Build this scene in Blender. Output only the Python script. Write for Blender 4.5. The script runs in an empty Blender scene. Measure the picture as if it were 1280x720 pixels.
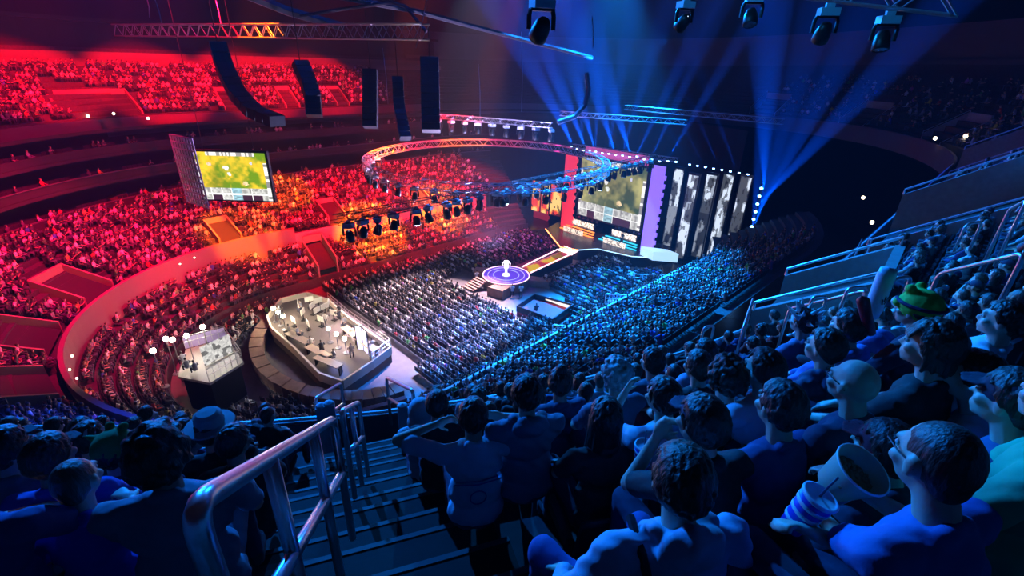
import bpy, bmesh, math, random
import numpy as np
from mathutils import Vector, Matrix, Euler
random.seed(7); rng = np.random.default_rng(7)
C = bpy.context.scene.collection
SC = bpy.context.scene

# ------------------------------------------------------------------ camera, world, exposure, lights
F, H = 600.0, 25.0
_d = np.array([-39.0, -1274.0, -F]); _d /= np.linalg.norm(_d)
UPC = -_d
_f = np.array([0, 0, -1.0]); YC = _f - _f.dot(UPC) * UPC; YC /= np.linalg.norm(YC)
XC = np.cross(YC, UPC)
def ray(u, v):
    c = np.array([u - 640, 360 - v, -F]) / F
    return np.array([c @ XC, c @ YC, c @ UPC])
def at(u, v, z):
    r = ray(u, v); t = (z - H) / r[2]
    return Vector((r[0] * t, r[1] * t, z))
def dep(u, v, d):
    r = ray(u, v) * d
    return Vector((r[0], r[1], r[2] + H))
def proj(p):
    d = np.array([p[0], p[1], p[2] - H]); c = d[0] * XC + d[1] * YC + d[2] * UPC
    if c[2] > -0.05: return None
    return 640 + F * c[0] / -c[2], 360 - F * c[1] / -c[2], -c[2]
cam_d = bpy.data.cameras.new('camera'); cam = bpy.data.objects.new('camera', cam_d); C.objects.link(cam)
cam_d.sensor_width = 36; cam_d.lens = F / 1280 * 36; cam_d.clip_start = 0.05; cam_d.clip_end = 400
M3 = Matrix(((XC[0], XC[1], XC[2]), (YC[0], YC[1], YC[2]), (UPC[0], UPC[1], UPC[2])))
cam.matrix_world = Matrix.Translation((0, 0, H)) @ M3.to_4x4()
SC.camera = cam
vs = SC.view_settings; vs.view_transform = 'Standard'; vs.look = 'None'; vs.gamma = 1; vs.use_curve_mapping = False
vs.exposure = 0.0
SC.cycles.max_bounces = 4; SC.cycles.diffuse_bounces = 2; SC.cycles.glossy_bounces = 2; SC.cycles.volume_bounces = 0
SC.cycles.transmission_bounces = 3; SC.cycles.transparent_max_bounces = 8
SC.cycles.sample_clamp_indirect = 4; SC.cycles.sample_clamp_direct = 0
SC.cycles.use_denoising = True
SC.cycles.caustics_reflective = False; SC.cycles.caustics_refractive = False
w = bpy.data.worlds.new('world'); SC.world = w; w.use_nodes = True
w.node_tree.nodes['Background'].inputs['Color'].default_value = (0.010, 0.022, 0.16, 1)
w.node_tree.nodes['Background'].inputs['Strength'].default_value = 0.02

Q = 2 ** -.5
def st(s, t, z=0.0):
    return Vector((Q * (s - t), Q * (s + t), z))
def to_st(p):
    return (p[0] + p[1]) * Q, (p[1] - p[0]) * Q

def lamp(name, pos, target, color, watts, angle=40, size=0.3, blend=0.5):
    l = bpy.data.lights.new(name, 'SPOT'); o = bpy.data.objects.new(name, l); C.objects.link(o)
    l.color = color; l.energy = watts; l.spot_size = math.radians(angle); l.spot_blend = blend; l.shadow_soft_size = size
    o.location = pos
    o.rotation_euler = (Vector(target) - Vector(pos)).to_track_quat('-Z', 'Y').to_euler()
    return o
RED = (1, 0.001, 0.010); MAG = (1, 0.003, 0.10); ORA = (1, 0.14, 0.0); BLU = (0.002, 0.06, 1); CYA = (0.004, 0.26, 1); DBL = (0.02, 0.06, 1); WHT = (1, 0.86, 0.8); PUR = (0.3, 0.08, 1)
LAMPS = [
 # the show's red rig over the far long side
 ('red_spot_light', st(6, 38, 39), st(2, 59, 5.5), RED, 90000, 34),
 ('red_spot_light', st(14, 38, 39), st(12, 59, 5.5), RED, 170000, 34),
 ('red_spot_light', st(22, 38, 39), st(22, 59, 5.5), RED, 260000, 34),
 ('red_spot_light', st(31, 38, 39), st(31, 59, 5.5), RED, 340000, 34),
 ('red_spot_light', st(40, 38, 39), st(40, 59, 5.5), RED, 320000, 34),
 ('red_spot_light', st(48, 38, 39), st(48, 59, 5.5), RED, 200000, 34),
 ('red_spot_light', st(-6, 50, 40), st(-12, 74, 20.8), RED, 330000, 25),
 ('red_spot_light', st(4, 50, 40), st(2, 79, 20.8), RED, 420000, 25),
 ('red_spot_light', st(14, 50, 40), st(14, 81, 20.8), RED, 420000, 25),
 ('red_spot_light', st(24, 50, 40), st(26, 81, 20.8), RED, 330000, 25),
 ('red_spot_light', st(34, 50, 40), st(36, 81, 20.8), RED, 220000, 25),
 ('orange_spot_light', st(28, 36, 39), st(30, 57, 4), ORA, 1300000, 15),
 ('orange_spot_light', st(40, 36, 39), st(42, 58, 5), ORA, 1300000, 15),
 ('orange_spot_light', st(16, 36, 39), st(15, 60, 6), ORA, 700000, 14),
 ('orange_spot_light', st(20, 36, 39), st(22, 66, 8), ORA, 500000, 12),
 ('magenta_spot_light', st(8, 40, 38), st(-6, 52, 9), MAG, 130000, 60),
 ('magenta_spot_light', st(14, 44, 38), st(-4, 62, 13), MAG, 70000, 70),
 ('magenta_spot_light', st(40, 44, 38), st(34, 70, 13), MAG, 30000, 60),
 ('magenta_spot_light', st(50, 38, 38), st(47, 47, 0), (1, .03, .3), 60000, 24),
 # neutral light on the floor seats
 ('white_spot_light', st(42, 46, 41), st(26, 38, 0), (1, .72, .8), 520000, 28),
 # blue rig towards the near side
 ('blue_spot_light', st(50, 36, 38), st(33, 22, 3), CYA, 950000, 42),
 ('blue_spot_light', st(52, 38, 38), st(45, 24, 3), CYA, 600000, 34),
 ('blue_spot_light', st(44, 38, 38), st(24, 26, 1), (.01, .2, 1), 360000, 36),
 ('blue_spot_light', st(10, 44, 38), st(2, 2, 22), (.003, .2, 1), 150000, 44),
 ('blue_spot_light', st(34, 42, 38), st(20, 0, 20), CYA, 230000, 46),
 ('blue_spot_light', st(44, 42, 38), st(34, 0, 20), BLU, 130000, 40),
 ('blue_spot_light', st(8, 34, 38), st(-6, 20, 8), BLU, 90000, 50),
 ('purple_spot_light', st(44, 44, 28), st(37.8, 38.9, 1), PUR, 26000, 16),
]
for a in LAMPS: lamp(*a)
BEAMW = 8000000
wn = w.node_tree; vsn = wn.nodes.new('ShaderNodeVolumeScatter'); vsn.inputs['Density'].default_value = .0003; vsn.inputs['Anisotropy'].default_value = .15; vsn.inputs['Color'].default_value = (.75, .8, 1, 1)
wn.links.new(vsn.outputs[0], wn.nodes['World Output'].inputs['Volume'])   # stage haze in the whole hall

# ------------------------------------------------------------------ materials
MATS = {}
def nodes(m):
    m.use_nodes = True; nt = m.node_tree; return nt, nt.nodes['Principled BSDF']
def mat(name, col, rough=.7, metal=0, bump=0, scale=40, var=0.0, emit=None, es=0):
    if name in MATS: return MATS[name]
    m = bpy.data.materials.new(name); nt, b = nodes(m)
    b.inputs['Base Color'].default_value = (*col, 1); b.inputs['Roughness'].default_value = rough; b.inputs['Metallic'].default_value = metal
    if bump or var:
        tc = nt.nodes.new('ShaderNodeTexCoord'); n = nt.nodes.new('ShaderNodeTexNoise'); n.inputs['Scale'].default_value = scale; n.inputs['Detail'].default_value = 4
        nt.links.new(tc.outputs['Object'], n.inputs['Vector'])
        if var:
            r = nt.nodes.new('ShaderNodeMapRange'); r.inputs['To Min'].default_value = 1 - var; r.inputs['To Max'].default_value = 1 + var
            x = nt.nodes.new('ShaderNodeVectorMath'); x.operation = 'SCALE'; x.inputs[0].default_value = col
            nt.links.new(n.outputs['Fac'], r.inputs['Value']); nt.links.new(r.outputs[0], x.inputs['Scale']); nt.links.new(x.outputs[0], b.inputs['Base Color'])
        if bump:
            bp = nt.nodes.new('ShaderNodeBump'); bp.inputs['Strength'].default_value = bump; bp.inputs['Distance'].default_value = .01
            nt.links.new(n.outputs['Fac'], bp.inputs['Height']); nt.links.new(bp.outputs[0], b.inputs['Normal'])
    if emit:
        b.inputs['Emission Color'].default_value = (*emit, 1); b.inputs['Emission Strength'].default_value = es
    MATS[name] = m; return m
def objcol_mat(name, rough, bump, scale, sheen=0, stretch=None):
    m = bpy.data.materials.new(name); nt, b = nodes(m); b.inputs['Roughness'].default_value = rough
    oi = nt.nodes.new('ShaderNodeObjectInfo'); nt.links.new(oi.outputs['Color'], b.inputs['Base Color'])
    if sheen: b.inputs['Sheen Weight'].default_value = sheen
    tc = nt.nodes.new('ShaderNodeTexCoord'); n = nt.nodes.new('ShaderNodeTexNoise'); n.inputs['Scale'].default_value = scale; n.inputs['Detail'].default_value = 5
    mp = nt.nodes.new('ShaderNodeMapping')
    if stretch: mp.inputs['Scale'].default_value = stretch
    nt.links.new(tc.outputs['Object'], mp.inputs[0]); nt.links.new(mp.outputs[0], n.inputs['Vector'])
    bp = nt.nodes.new('ShaderNodeBump'); bp.inputs['Strength'].default_value = bump; bp.inputs['Distance'].default_value = .01
    nt.links.new(n.outputs['Fac'], bp.inputs['Height']); nt.links.new(bp.outputs[0], b.inputs['Normal'])
    MATS[name] = m; return m
M_CLOTH = objcol_mat('cloth', .85, .5, 14)
M_SKIN = objcol_mat('skin', .5, .1, 60)
M_HAIR = objcol_mat('hair', .45, 1.0, 60, stretch=(1, 1, .25))
M_ATTR = bpy.data.materials.new('crowd_clothes'); _nt, _b = nodes(M_ATTR); _a = _nt.nodes.new('ShaderNodeAttribute'); _a.attribute_name = 'Col'
_nt.links.new(_a.outputs['Color'], _b.inputs['Base Color']); _b.inputs['Roughness'].default_value = .7
M_SCREEN = {}
def screen_mat(strength):
    if strength in M_SCREEN: return M_SCREEN[strength]
    m = bpy.data.materials.new('screen_light'); nt, b = nodes(m); a = nt.nodes.new('ShaderNodeAttribute'); a.attribute_name = 'Col'
    b.inputs['Base Color'].default_value = (.01, .01, .01, 1); b.inputs['Roughness'].default_value = .4
    nt.links.new(a.outputs['Color'], b.inputs['Emission Color']); b.inputs['Emission Strength'].default_value = strength
    M_SCREEN[strength] = m; return m
def glow(name, col, s): return mat(name, (.02, .02, .02), .5, emit=col, es=s)
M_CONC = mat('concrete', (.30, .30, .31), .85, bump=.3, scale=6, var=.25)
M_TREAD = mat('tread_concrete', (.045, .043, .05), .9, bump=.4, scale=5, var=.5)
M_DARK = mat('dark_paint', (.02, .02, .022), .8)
M_BLACK = mat('black_steel', (.015, .015, .018), .45, metal=.3)
M_STEEL = mat('brushed_steel', (.75, .75, .78), .28, metal=.9)
M_SEAT = mat('seat_plastic', (.02, .02, .028), .6)
M_SUITE = mat('suite_wall', (.03, .022, .03), .8, var=.3, scale=.6)
M_FASCIA = mat('fascia_panel', (.10, .08, .10), .6)
M_FLOOR = mat('arena_floor', (.12, .10, .11), .7, var=.3, scale=1.5)
M_ALU = mat('truss_aluminium', (.35, .36, .4), .35, metal=.8)
M_STAGE = mat('stage_black', (.04, .04, .05), .25)
M_BROWN = mat('stone_block', (.26, .15, .12), .8, var=.35, scale=2)

# ------------------------------------------------------------------ helpers
class MB:
    """collects boxes, tubes, prisms; build() links them as one mesh object"""
    def __init__(s): s.v = []; s.f = []; s.m = []; s.mats = []; s.mi = 0
    def mt(s, m):
        if m not in s.mats: s.mats.append(m)
        s.mi = s.mats.index(m); return s
    def add(s, vs_, fs_):
        o = len(s.v); s.v.extend([tuple(v) for v in vs_]); s.f.extend([tuple(i + o for i in f) for f in fs_]); s.m.extend([s.mi] * len(fs_)); return s
    def box(s, c, size, rot=None):
        c = Vector(c); hx, hy, hz = size[0] / 2, size[1] / 2, size[2] / 2
        vs_ = [Vector((x, y, z)) for x in (-hx, hx) for y in (-hy, hy) for z in (-hz, hz)]
        if rot is not None:
            r = rot if isinstance(rot, Matrix) else Euler(rot).to_matrix()
            vs_ = [r @ v for v in vs_]
        return s.add([v + c for v in vs_], [(0, 1, 3, 2), (4, 6, 7, 5), (0, 4, 5, 1), (2, 3, 7, 6), (0, 2, 6, 4), (1, 5, 7, 3)])
    def beam(s, a, b, wdt, hgt):
        a = Vector(a); b = Vector(b); d = b - a; L = d.length
        if L < 1e-6: return s
        y = d / L; up = Vector((0, 0, 1)) if abs(y.z) < .98 else Vector((1, 0, 0)); x = y.cross(up).normalized(); z = x.cross(y)
        return s.box((a + b) / 2, (wdt, L, hgt), Matrix((x, y, z)).transposed())
    def tube(s, pts, r, n=8, cap=True):
        pts = [Vector(p) for p in pts]; rr = r if isinstance(r, (list, tuple)) else [r] * len(pts)
        rings = []; pu = None
        for i, p in enumerate(pts):
            d = (pts[min(i + 1, len(pts) - 1)] - pts[max(i - 1, 0)]).normalized()
            if pu is None:
                a = Vector((0, 0, 1)) if abs(d.z) < .9 else Vector((1, 0, 0)); pu = d.cross(a).normalized()
            pu = (pu - d * pu.dot(d)).normalized(); w_ = d.cross(pu)
            rings.append([p + (pu * math.cos(k * 2 * math.pi / n) + w_ * math.sin(k * 2 * math.pi / n)) * rr[i] for k in range(n)])
        vs_ = [v for rg in rings for v in rg]; fs_ = []
        for i in range(len(pts) - 1):
            for k in range(n): fs_.append((i * n + k, i * n + (k + 1) % n, (i + 1) * n + (k + 1) % n, (i + 1) * n + k))
        if cap: fs_.append(tuple(range(n))[::-1]); fs_.append(tuple((len(pts) - 1) * n + k for k in range(n)))
        return s.add(vs_, fs_)
    def prism(s, poly, z0, z1):
        n = len(poly); vs_ = [(p[0], p[1], z0) for p in poly] + [(p[0], p[1], z1) for p in poly]
        fs_ = [(i, (i + 1) % n, n + (i + 1) % n, n + i) for i in range(n)] + [tuple(range(n))[::-1], tuple(range(n, 2 * n))]
        return s.add(vs_, fs_)
    def lathe(s, prof, n=20, M=None):
        vs_ = []
        for r, z in prof:
            for k in range(n):
                v = Vector((r * math.cos(2 * math.pi * k / n), r * math.sin(2 * math.pi * k / n), z)); vs_.append(M @ v if M else v)
        fs_ = [(i * n + k, i * n + (k + 1) % n, (i + 1) * n + (k + 1) % n, (i + 1) * n + k) for i in range(len(prof) - 1) for k in range(n)]
        return s.add(vs_, fs_)
    def quad(s, a, b, c, d): return s.add([a, b, c, d], [(0, 1, 2, 3)])
    def build(s, name, m=None, parent=None, smooth=False):
        me = bpy.data.meshes.new(name); me.from_pydata(s.v, [], s.f)
        ms = s.mats if s.mats else [m]
        for x in ms: me.materials.append(x)
        if s.mats: me.polygons.foreach_set('material_index', s.m)
        if smooth: me.polygons.foreach_set('use_smooth', [True] * len(s.f))
        me.validate(); me.update()
        o = bpy.data.objects.new(name, me); C.objects.link(o)
        if parent: o.parent = parent
        return o
def tag(o, label=None, cat=None, group=None, kind=None):
    if label: o['label'] = label
    if cat: o['category'] = cat
    if group: o['group'] = group
    if kind: o['kind'] = kind
    return o
def empty(name, loc=(0, 0, 0), rz=0, label=None, cat=None, group=None):
    o = bpy.data.objects.new(name, None); C.objects.link(o); o.location = loc; o.rotation_euler = (0, 0, rz); o.empty_display_size = .1
    return tag(o, label, cat, group)
def struct(o): o['kind'] = 'structure'; return o
def dup(root, loc=None, rot=None, label=None, group=None):
    r = root.copy(); C.objects.link(r)
    if loc is not None: r.location = loc
    if rot is not None: r.rotation_euler = rot
    if label: r['label'] = label
    if group: r['group'] = group
    for ch in root.children:
        c = ch.copy(); C.objects.link(c); c.parent = r
        for g in ch.children:
            d = g.copy(); C.objects.link(d); d.parent = c
    return r
def image_mesh(name, origin, ux, uy, W, Hh, nx, ny, fn, strength, parent=None):
    """a lit screen: grid of pixels with its own picture"""
    o_ = Vector(origin); ux = Vector(ux).normalized(); uy = Vector(uy).normalized()
    vs_ = [o_ + ux * (W * i / nx) + uy * (Hh * j / ny) for j in range(ny + 1) for i in range(nx + 1)]
    fs_ = [(j * (nx + 1) + i, j * (nx + 1) + i + 1, (j + 1) * (nx + 1) + i + 1, (j + 1) * (nx + 1) + i) for j in range(ny) for i in range(nx)]
    me = bpy.data.meshes.new(name); me.from_pydata([tuple(v) for v in vs_], [], fs_)
    ca = me.color_attributes.new('Col', 'FLOAT_COLOR', 'CORNER')
    cols = np.ones((len(fs_), 4, 4), np.float32); k = 0
    for j in range(ny):
        for i in range(nx):
            cols[k, :, :3] = fn((i + .5) / nx, (j + .5) / ny); k += 1
    ca.data.foreach_set('color', cols.ravel()); me.materials.append(screen_mat(strength))
    ob = bpy.data.objects.new(name, me); C.objects.link(ob)
    if parent: ob.parent = parent
    return ob

# ------------------------------------------------------------------ the bowl: stadium-shaped rings
S0, T0, S1 = 16.0, 39.5, 50.0
DECK_B, DECK_A = 36.5, 28.5
def a_of(b):
    if b <= 18.5: return b
    if b <= 29: return 18.5 + (b - 18.5) * 7.5 / 10.5
    return 26 + (b - 29) * .15
def curve(b, a=None, step=1.5):
    """closed ring as list of (s,t): starts at E end of near side, goes along the near side (towards -s), W end, far side, E end"""
    a = a_of(b) if a is None else a
    pts = []
    n = max(2, int((S1 - S0) / step))
    for i in range(n): pts.append((S1 - (S1 - S0) * i / n, T0 - b))
    m = max(8, int(math.pi * (a + b) / 2 / step))
    for i in range(m): ph = math.pi * i / m; pts.append((S0 - a * math.sin(ph), T0 - b * math.cos(ph)))
    for i in range(n): pts.append((S0 + (S1 - S0) * i / n, T0 + b))
    for i in range(m): ph = math.pi * i / m; pts.append((S1 + b * math.sin(ph), T0 + b * math.cos(ph)))
    return pts
N_RING = 0
def ring_at(b, a=None, k=None, nst=24, nw=48):
    """same parametrisation for every ring (nst straight steps, nw end steps), so rings can be skinned together"""
    a = a_of(b) if a is None else a
    pts = []
    for i in range(nst): pts.append((S1 - (S1 - S0) * i / nst, T0 - b))
    for i in range(nw): ph = math.pi * i / nw; pts.append((S0 - a * math.sin(ph), T0 - b * math.cos(ph)))
    for i in range(nst): pts.append((S0 + (S1 - S0) * i / nst, T0 + b))
    for i in range(nw): ph = math.pi * i / nw; pts.append((S1 + b * math.sin(ph), T0 + b * math.cos(ph)))
    return pts
NR = 144
def upz(t):   # the near side of the upper tier sits a little higher than the far side
    return -1.1 * min(1, max(0, (t - 12) / 45))
def sweep(name, prof, m, i0=0, i1=NR, deck=False, nst=24, nw=48, mbx=None):
    """prof: list of (b, z) (or (b,z,a)); skinned around ring index range i0..i1"""
    mb = mbx or MB(); rings = []
    for p in prof:
        b, z = p[0], p[1]
        if deck: rg = ring_at(DECK_B + b, DECK_A + b)
        else: rg = ring_at(b, p[2] if len(p) > 2 else None)
        rings.append([st(s, t, z + (upz(t) if deck else 0)) for s, t in rg])
    vs_ = []; fs_ = []; n = i1 - i0 + 1
    for i in range(i0, i1 + 1):
        for rg in rings: vs_.append(rg[i % NR])
    k = len(prof)
    for i in range(n - 1):
        for j in range(k - 1): fs_.append((i * k + j, i * k + j + 1, (i + 1) * k + j + 1, (i + 1) * k + j))
    mb.add(vs_, fs_)
    return mb if mbx else mb.build(name, m)
ROW, RISE = .85, .578
def tread(dl): return H - 2.15 - .68 * (7.0 - dl)
def deck_delta(s, t):
    lo, hi = -8.0, 60.0
    for _ in range(34):
        md = (lo + hi) / 2
        if s < S0: v = ((s - S0) / (DECK_A + md)) ** 2 + ((t - T0) / (DECK_B + md)) ** 2
        elif s > S1: v = ((s - S1) / (DECK_B + md)) ** 2 + ((t - T0) / (DECK_B + md)) ** 2
        else: v = ((t - T0) / (DECK_B + md)) ** 2
        if v > 1: lo = md
        else: hi = md
    return lo
# ------------------------------------------------------------------ the building
def steps(b0, z0, n, d, r):
    p = []
    for i in range(n): p += [(b0 + i * d, z0 + i * r), (b0 + (i + 1) * d, z0 + i * r)]
    return p
mb = MB(); mb.prism([st(s, t) for s, t in ring_at(13.4)], -.3, 0); struct(mb.build('floor', M_FLOOR))
TB = dict(b0=13.5, z0=.9, n=5, d=.94, r=.58)          # lowest tier
TC = dict(b0=19.0, z0=5.2, n=11, d=.87, r=.41)        # tier above the wall
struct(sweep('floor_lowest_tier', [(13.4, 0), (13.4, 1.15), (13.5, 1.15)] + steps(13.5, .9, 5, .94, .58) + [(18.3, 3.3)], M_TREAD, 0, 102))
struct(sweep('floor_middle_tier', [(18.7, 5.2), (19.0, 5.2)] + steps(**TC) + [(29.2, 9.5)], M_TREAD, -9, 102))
M_REDWALL = mat('tier_wall_paint', (.24, .15, .17), .6)
struct(sweep('wall_middle_tier', [(18.3, 3.2), (18.3, 6.1), (18.65, 6.1), (18.65, 5.1)], M_REDWALL, 27, 75))
struct(sweep('wall_middle_tier_side', [(18.3, 3.2), (18.3, 5.4), (18.5, 5.4), (18.5, 5.1)], M_CONC, 75, 97))
struct(sweep('wall_middle_tier_near', [(18.3, 3.2), (18.3, 5.4), (18.5, 5.4), (18.5, 5.1)], M_CONC, 0, 27))
# three levels of suites
lev = [(29.2, 9.5), (30.6, 12.2), (32.2, 14.7)]
for (b, z), (b2, z2) in zip(lev, [(30.6, 12.2), (32.2, 14.7), (34.0, 17.0)]):
    struct(sweep('wall_suite_level', [(b, z), (b, z + .75), (b + .2, z + .75), (b + .2, z + .1), (b2 + 2.6, z + .1), (b2 + 2.6, z2 - .35), (b2 - .1, z2 - .35), (b2 - .1, z2)], M_SUITE, 44, 110))
struct(sweep('trim_suite_ledge', [(29.15, 10.22), (29.15, 10.32), (29.45, 10.32)], M_FASCIA, 44, 104))
struct(sweep('trim_suite_ledge_upper', [(30.45, 12.95), (30.45, 13.03), (30.75, 13.03)], M_FASCIA, 44, 104))
struct(sweep('wall_dark_sheet', [(27, 0), (27, 17)], M_DARK, 101, 127))  # added dark sheet standing in for the darkness behind the stage
# upper tier
prof = [(0, 17.3 - .0)]
prof = [(-.1, 16.9), (-.1, 18.9), (.1, 18.9), (.1, 18.1), (.92, 18.1)]
n_up = 12
for i in range(n_up):
    dl = 1.35 + ROW * i; prof += [(dl - ROW / 2, tread(dl)), (dl + ROW / 2, tread(dl))]
prof += [(dl + ROW / 2 + .01, tread(dl) + .9)]
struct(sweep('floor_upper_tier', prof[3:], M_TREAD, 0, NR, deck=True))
struct(sweep('wall_upper_tier_fascia', prof[:4], M_FASCIA, 0, NR, deck=True))
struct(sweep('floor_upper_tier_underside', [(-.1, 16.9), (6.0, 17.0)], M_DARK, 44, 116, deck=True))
# band wall and press level at the top of the far side
d9 = 8.6
struct(sweep('wall_press_level', [(d9, 23.0), (d9, 24.9), (d9 + .4, 24.9), (d9 + .4, 25.0), (d9 + 1.0, 25.0), (d9 + 1.0, 25.8), (d9 + 1.1, 25.8)], mat('press_wall_paint', (.13, .09, .09), .6), 44, 100, deck=True))
struct(sweep('wall_press_back', [(d9 + 1.1, 25.8), (d9 + 3.4, 25.8), (d9 + 3.4, 29.2), (d9 + .9, 29.2), (d9 + .9, 29.6), (d9 + 3.5, 29.6)], M_DARK, 40, 100, deck=True))
struct(sweep('wall_upper_tier_east', [(11.2, 22.5), (11.2, 26.8), (12.0, 26.8), (12.0, 31)], mat('east_wall_paint', (.08, .08, .09), .8), 98, 144, deck=True))
mb = MB(); mb.prism([st(s, t) for s, t in ring_at(28.5)], -.29, -.02); struct(mb.build('floor_backstage', M_STAGE))
mb = MB(); mb.prism([st(s, t) for s, t in ring_at(62, 62)], -.5, -.3); struct(mb.build('floor_outside_ring', M_DARK))
struct(sweep('wall_arena_shell', [(62, -.5, 62), (62, 44, 62)], mat('shell_wall', (.02, .018, .025), .9)))
mb = MB(); mb.prism([st(s, t) for s, t in ring_at(62.5, 62.5)], 44, 44.4); struct(mb.build('ceiling', mat('shell_ceiling', (.015, .015, .02), .9)))

# ------------------------------------------------------------------ distant spectators (one figure of ~90 points, thousands of them)
def low_person(kind):
    V = []; Fc = []; P = []
    def loft(rings, part, n=6, cap=True):
        o = len(V)
        for (c, rx, ry) in rings:
            for k in range(n):
                a = 2 * math.pi * k / n; V.append((c[0] + rx * math.cos(a), c[1] + ry * math.sin(a), c[2])); P.append(part if not callable(part) else part(c[2]))
        for i in range(len(rings) - 1):
            for k in range(n): Fc.append((o + i * n + k, o + i * n + (k + 1) % n, o + (i + 1) * n + (k + 1) % n, o + (i + 1) * n + k))
        if cap: Fc.append(tuple(o + (len(rings) - 1) * n + k for k in range(n)))
    def limb(pts, rs, part, n=4):
        m_ = MB(); m_.tube(pts, rs, n); o = len(V); V.extend(m_.v); P.extend([part] * len(m_.v)); Fc.extend([tuple(i + o for i in f) for f in m_.f])
    lean = [0, .08, -.04, .14][kind]; y0 = -.05
    loft([((0, y0, .42), .17, .13), ((0, y0 + lean * .4, .65), .16, .12), ((0, y0 + lean * .8, .92), .21, .12), ((0, y0 + lean, 1.02), .13, .09), ((0, y0 + lean, 1.08), .055, .055)], 2)
    hy = y0 + lean * 1.3 + .02
    loft([((0, hy, 1.07), .05, .06), ((0, hy + .01, 1.13), .075, .09), ((0, hy, 1.2), .083, .1), ((0, hy - .01, 1.27), .07, .085), ((0, hy - .01, 1.31), .03, .035)], lambda z: 0 if z < 1.16 else 1)
    for i in range(len(V)):
        if P[i] == 1 and V[i][1] > hy + .05 and V[i][2] < 1.24: P[i] = 0
    for sx in (-1, 1):
        limb([(sx * .1, y0 + .02, .5), (sx * .13, .4, .52), (sx * .13, .38, .1)], [.09, .07, .05], 3)
        e = (sx * .28, y0 + lean + .04, .76); s_ = (sx * .2, y0 + lean, .98)
        hnd = [(sx * .12, .28, .62), (sx * .06, .24, .95), (sx * .2, .3, .6), (sx * .05, .3, .75)][kind]
        limb([s_, e], [.06, .05], 2); limb([e, hnd], [.042, .035], 0 if kind != 2 else 2)
    return np.array(V, np.float32), Fc, np.array(P)
TEMPL = [low_person(k) for k in range(4)]
def clothes(r, bright=1.0):
    v = rng.random()
    if v < .44: c = np.array([.03, .03, .04]) * (0.5 + rng.random() * 1.6)
    elif v < .64: c = np.array([.18, .18, .22]) * (0.5 + rng.random())
    elif v < .90: c = np.array([.72, .72, .72]) * (.7 + .3 * rng.random())
    else: c = np.array([[.6, .05, .05], [.05, .12, .6], [.1, .45, .12], [.6, .5, .08], [.5, .2, .5]][rng.integers(5)]) * (.5 + .6 * rng.random())
    return c
def skin_tone(): return np.array([.55, .33, .24]) * (.35 + .8 * rng.random())
def merged(name, insts, m):
    """insts: (x,y,z,yaw,scale,template,shirt,trouser,skin,hair) -> ONE mesh with a colour per point"""
    VV = []; FF = []; CC = []; off = 0
    for x, y, z, yw, sc, k, c2, c3, c0, c1 in insts:
        v, f, p = TEMPL[k]; cs, sn = math.cos(yw) * sc, math.sin(yw) * sc
        o = np.empty_like(v); o[:, 0] = v[:, 0] * cs - v[:, 1] * sn + x; o[:, 1] = v[:, 0] * sn + v[:, 1] * cs + y; o[:, 2] = v[:, 2] * sc + z
        VV.append(o); pal = np.array([c0, c1, c2, c3], np.float32); CC.append(pal[p]); FF.extend([tuple(i + off for i in q_) for q_ in f]); off += len(v)
    me = bpy.data.meshes.new(name); Vn = np.concatenate(VV); Cn = np.concatenate(CC)
    ls = np.array([len(f) for f in FF], np.int32); me.vertices.add(len(Vn)); me.vertices.foreach_set('co', Vn.ravel())
    idx = np.fromiter((i for f in FF for i in f), np.int32, int(ls.sum()))
    me.loops.add(len(idx)); me.loops.foreach_set('vertex_index', idx); me.polygons.add(len(ls)); me.polygons.foreach_set('loop_start', np.concatenate([[0], np.cumsum(ls)[:-1]]).astype(np.int32))
    try: me.polygons.foreach_set('loop_total', ls)
    except Exception: pass
    me.update(calc_edges=True); ca = me.color_attributes.new('Col', 'FLOAT_COLOR', 'POINT'); ca.data.foreach_set('color', np.concatenate([Cn, np.ones((len(Cn), 1), np.float32)], 1).astype(np.float32).ravel())
    me.materials.append(m); o = bpy.data.objects.new(name, me); C.objects.link(o); return o
SPOTS = []      # (x,y,z,yaw,where)
SEATS = []
STAGE_ST = (58, 38)
def row_spots(b, z, a=None, deck=False, where='', pitch=.53, keep=None, aisle=15, occ=.93):
    pts = [st(s, t) for s, t in (curve(DECK_B + b, DECK_A + b, .8) if deck else curve(b, a, .8))]
    acc = 0; nxt = .3; cnt = 0; n = len(pts)
    for i in range(n):
        A, B = pts[i], pts[(i + 1) % n]; L = (B - A).length
        while nxt <= acc + L:
            p = A.lerp(B, (nxt - acc) / L); cnt += 1; nxt += pitch
            if cnt % aisle == 0: nxt += 1.1
            s_, t_ = to_st(p)
            if keep and not keep(s_, t_): continue
            zz = z + (upz(t_) if deck else 0)
            q_ = proj((p.x, p.y, zz + 1))
            if q_ is None or not (-140 < q_[0] < 1420 and -60 < q_[1] < 860): continue
            d = (B - A).normalized(); inward = math.atan2(-d.x, d.y) + math.pi / 2   # placeholder, fixed below
            # inward normal: pick the side facing the bowl's axis
            nrm = Vector((-d.y, d.x, 0)); cs = st(min(max(s_, S0), S1), T0) - p
            if nrm.dot(cs) < 0: nrm = -nrm
            yaw = math.atan2(-nrm.x, nrm.y)
            to = st(*STAGE_ST) - p; ys = math.atan2(-to.x, to.y); dy = (ys - yaw + math.pi) % (2 * math.pi) - math.pi
            SEATS.append((p.x, p.y, zz, yaw, where))
            if rng.random() < occ: SPOTS.append((p.x, p.y, zz, yaw + max(-.5, min(.5, dy)) * .8, where))
        acc += L
VOMS = []   # keep-out rectangles in (s,t): (s0,s1,t0,t1)
def free(s, t):
    for a, b, c, d in VOMS:
        if a < s < b and c < t < d: return False
    return True
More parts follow.
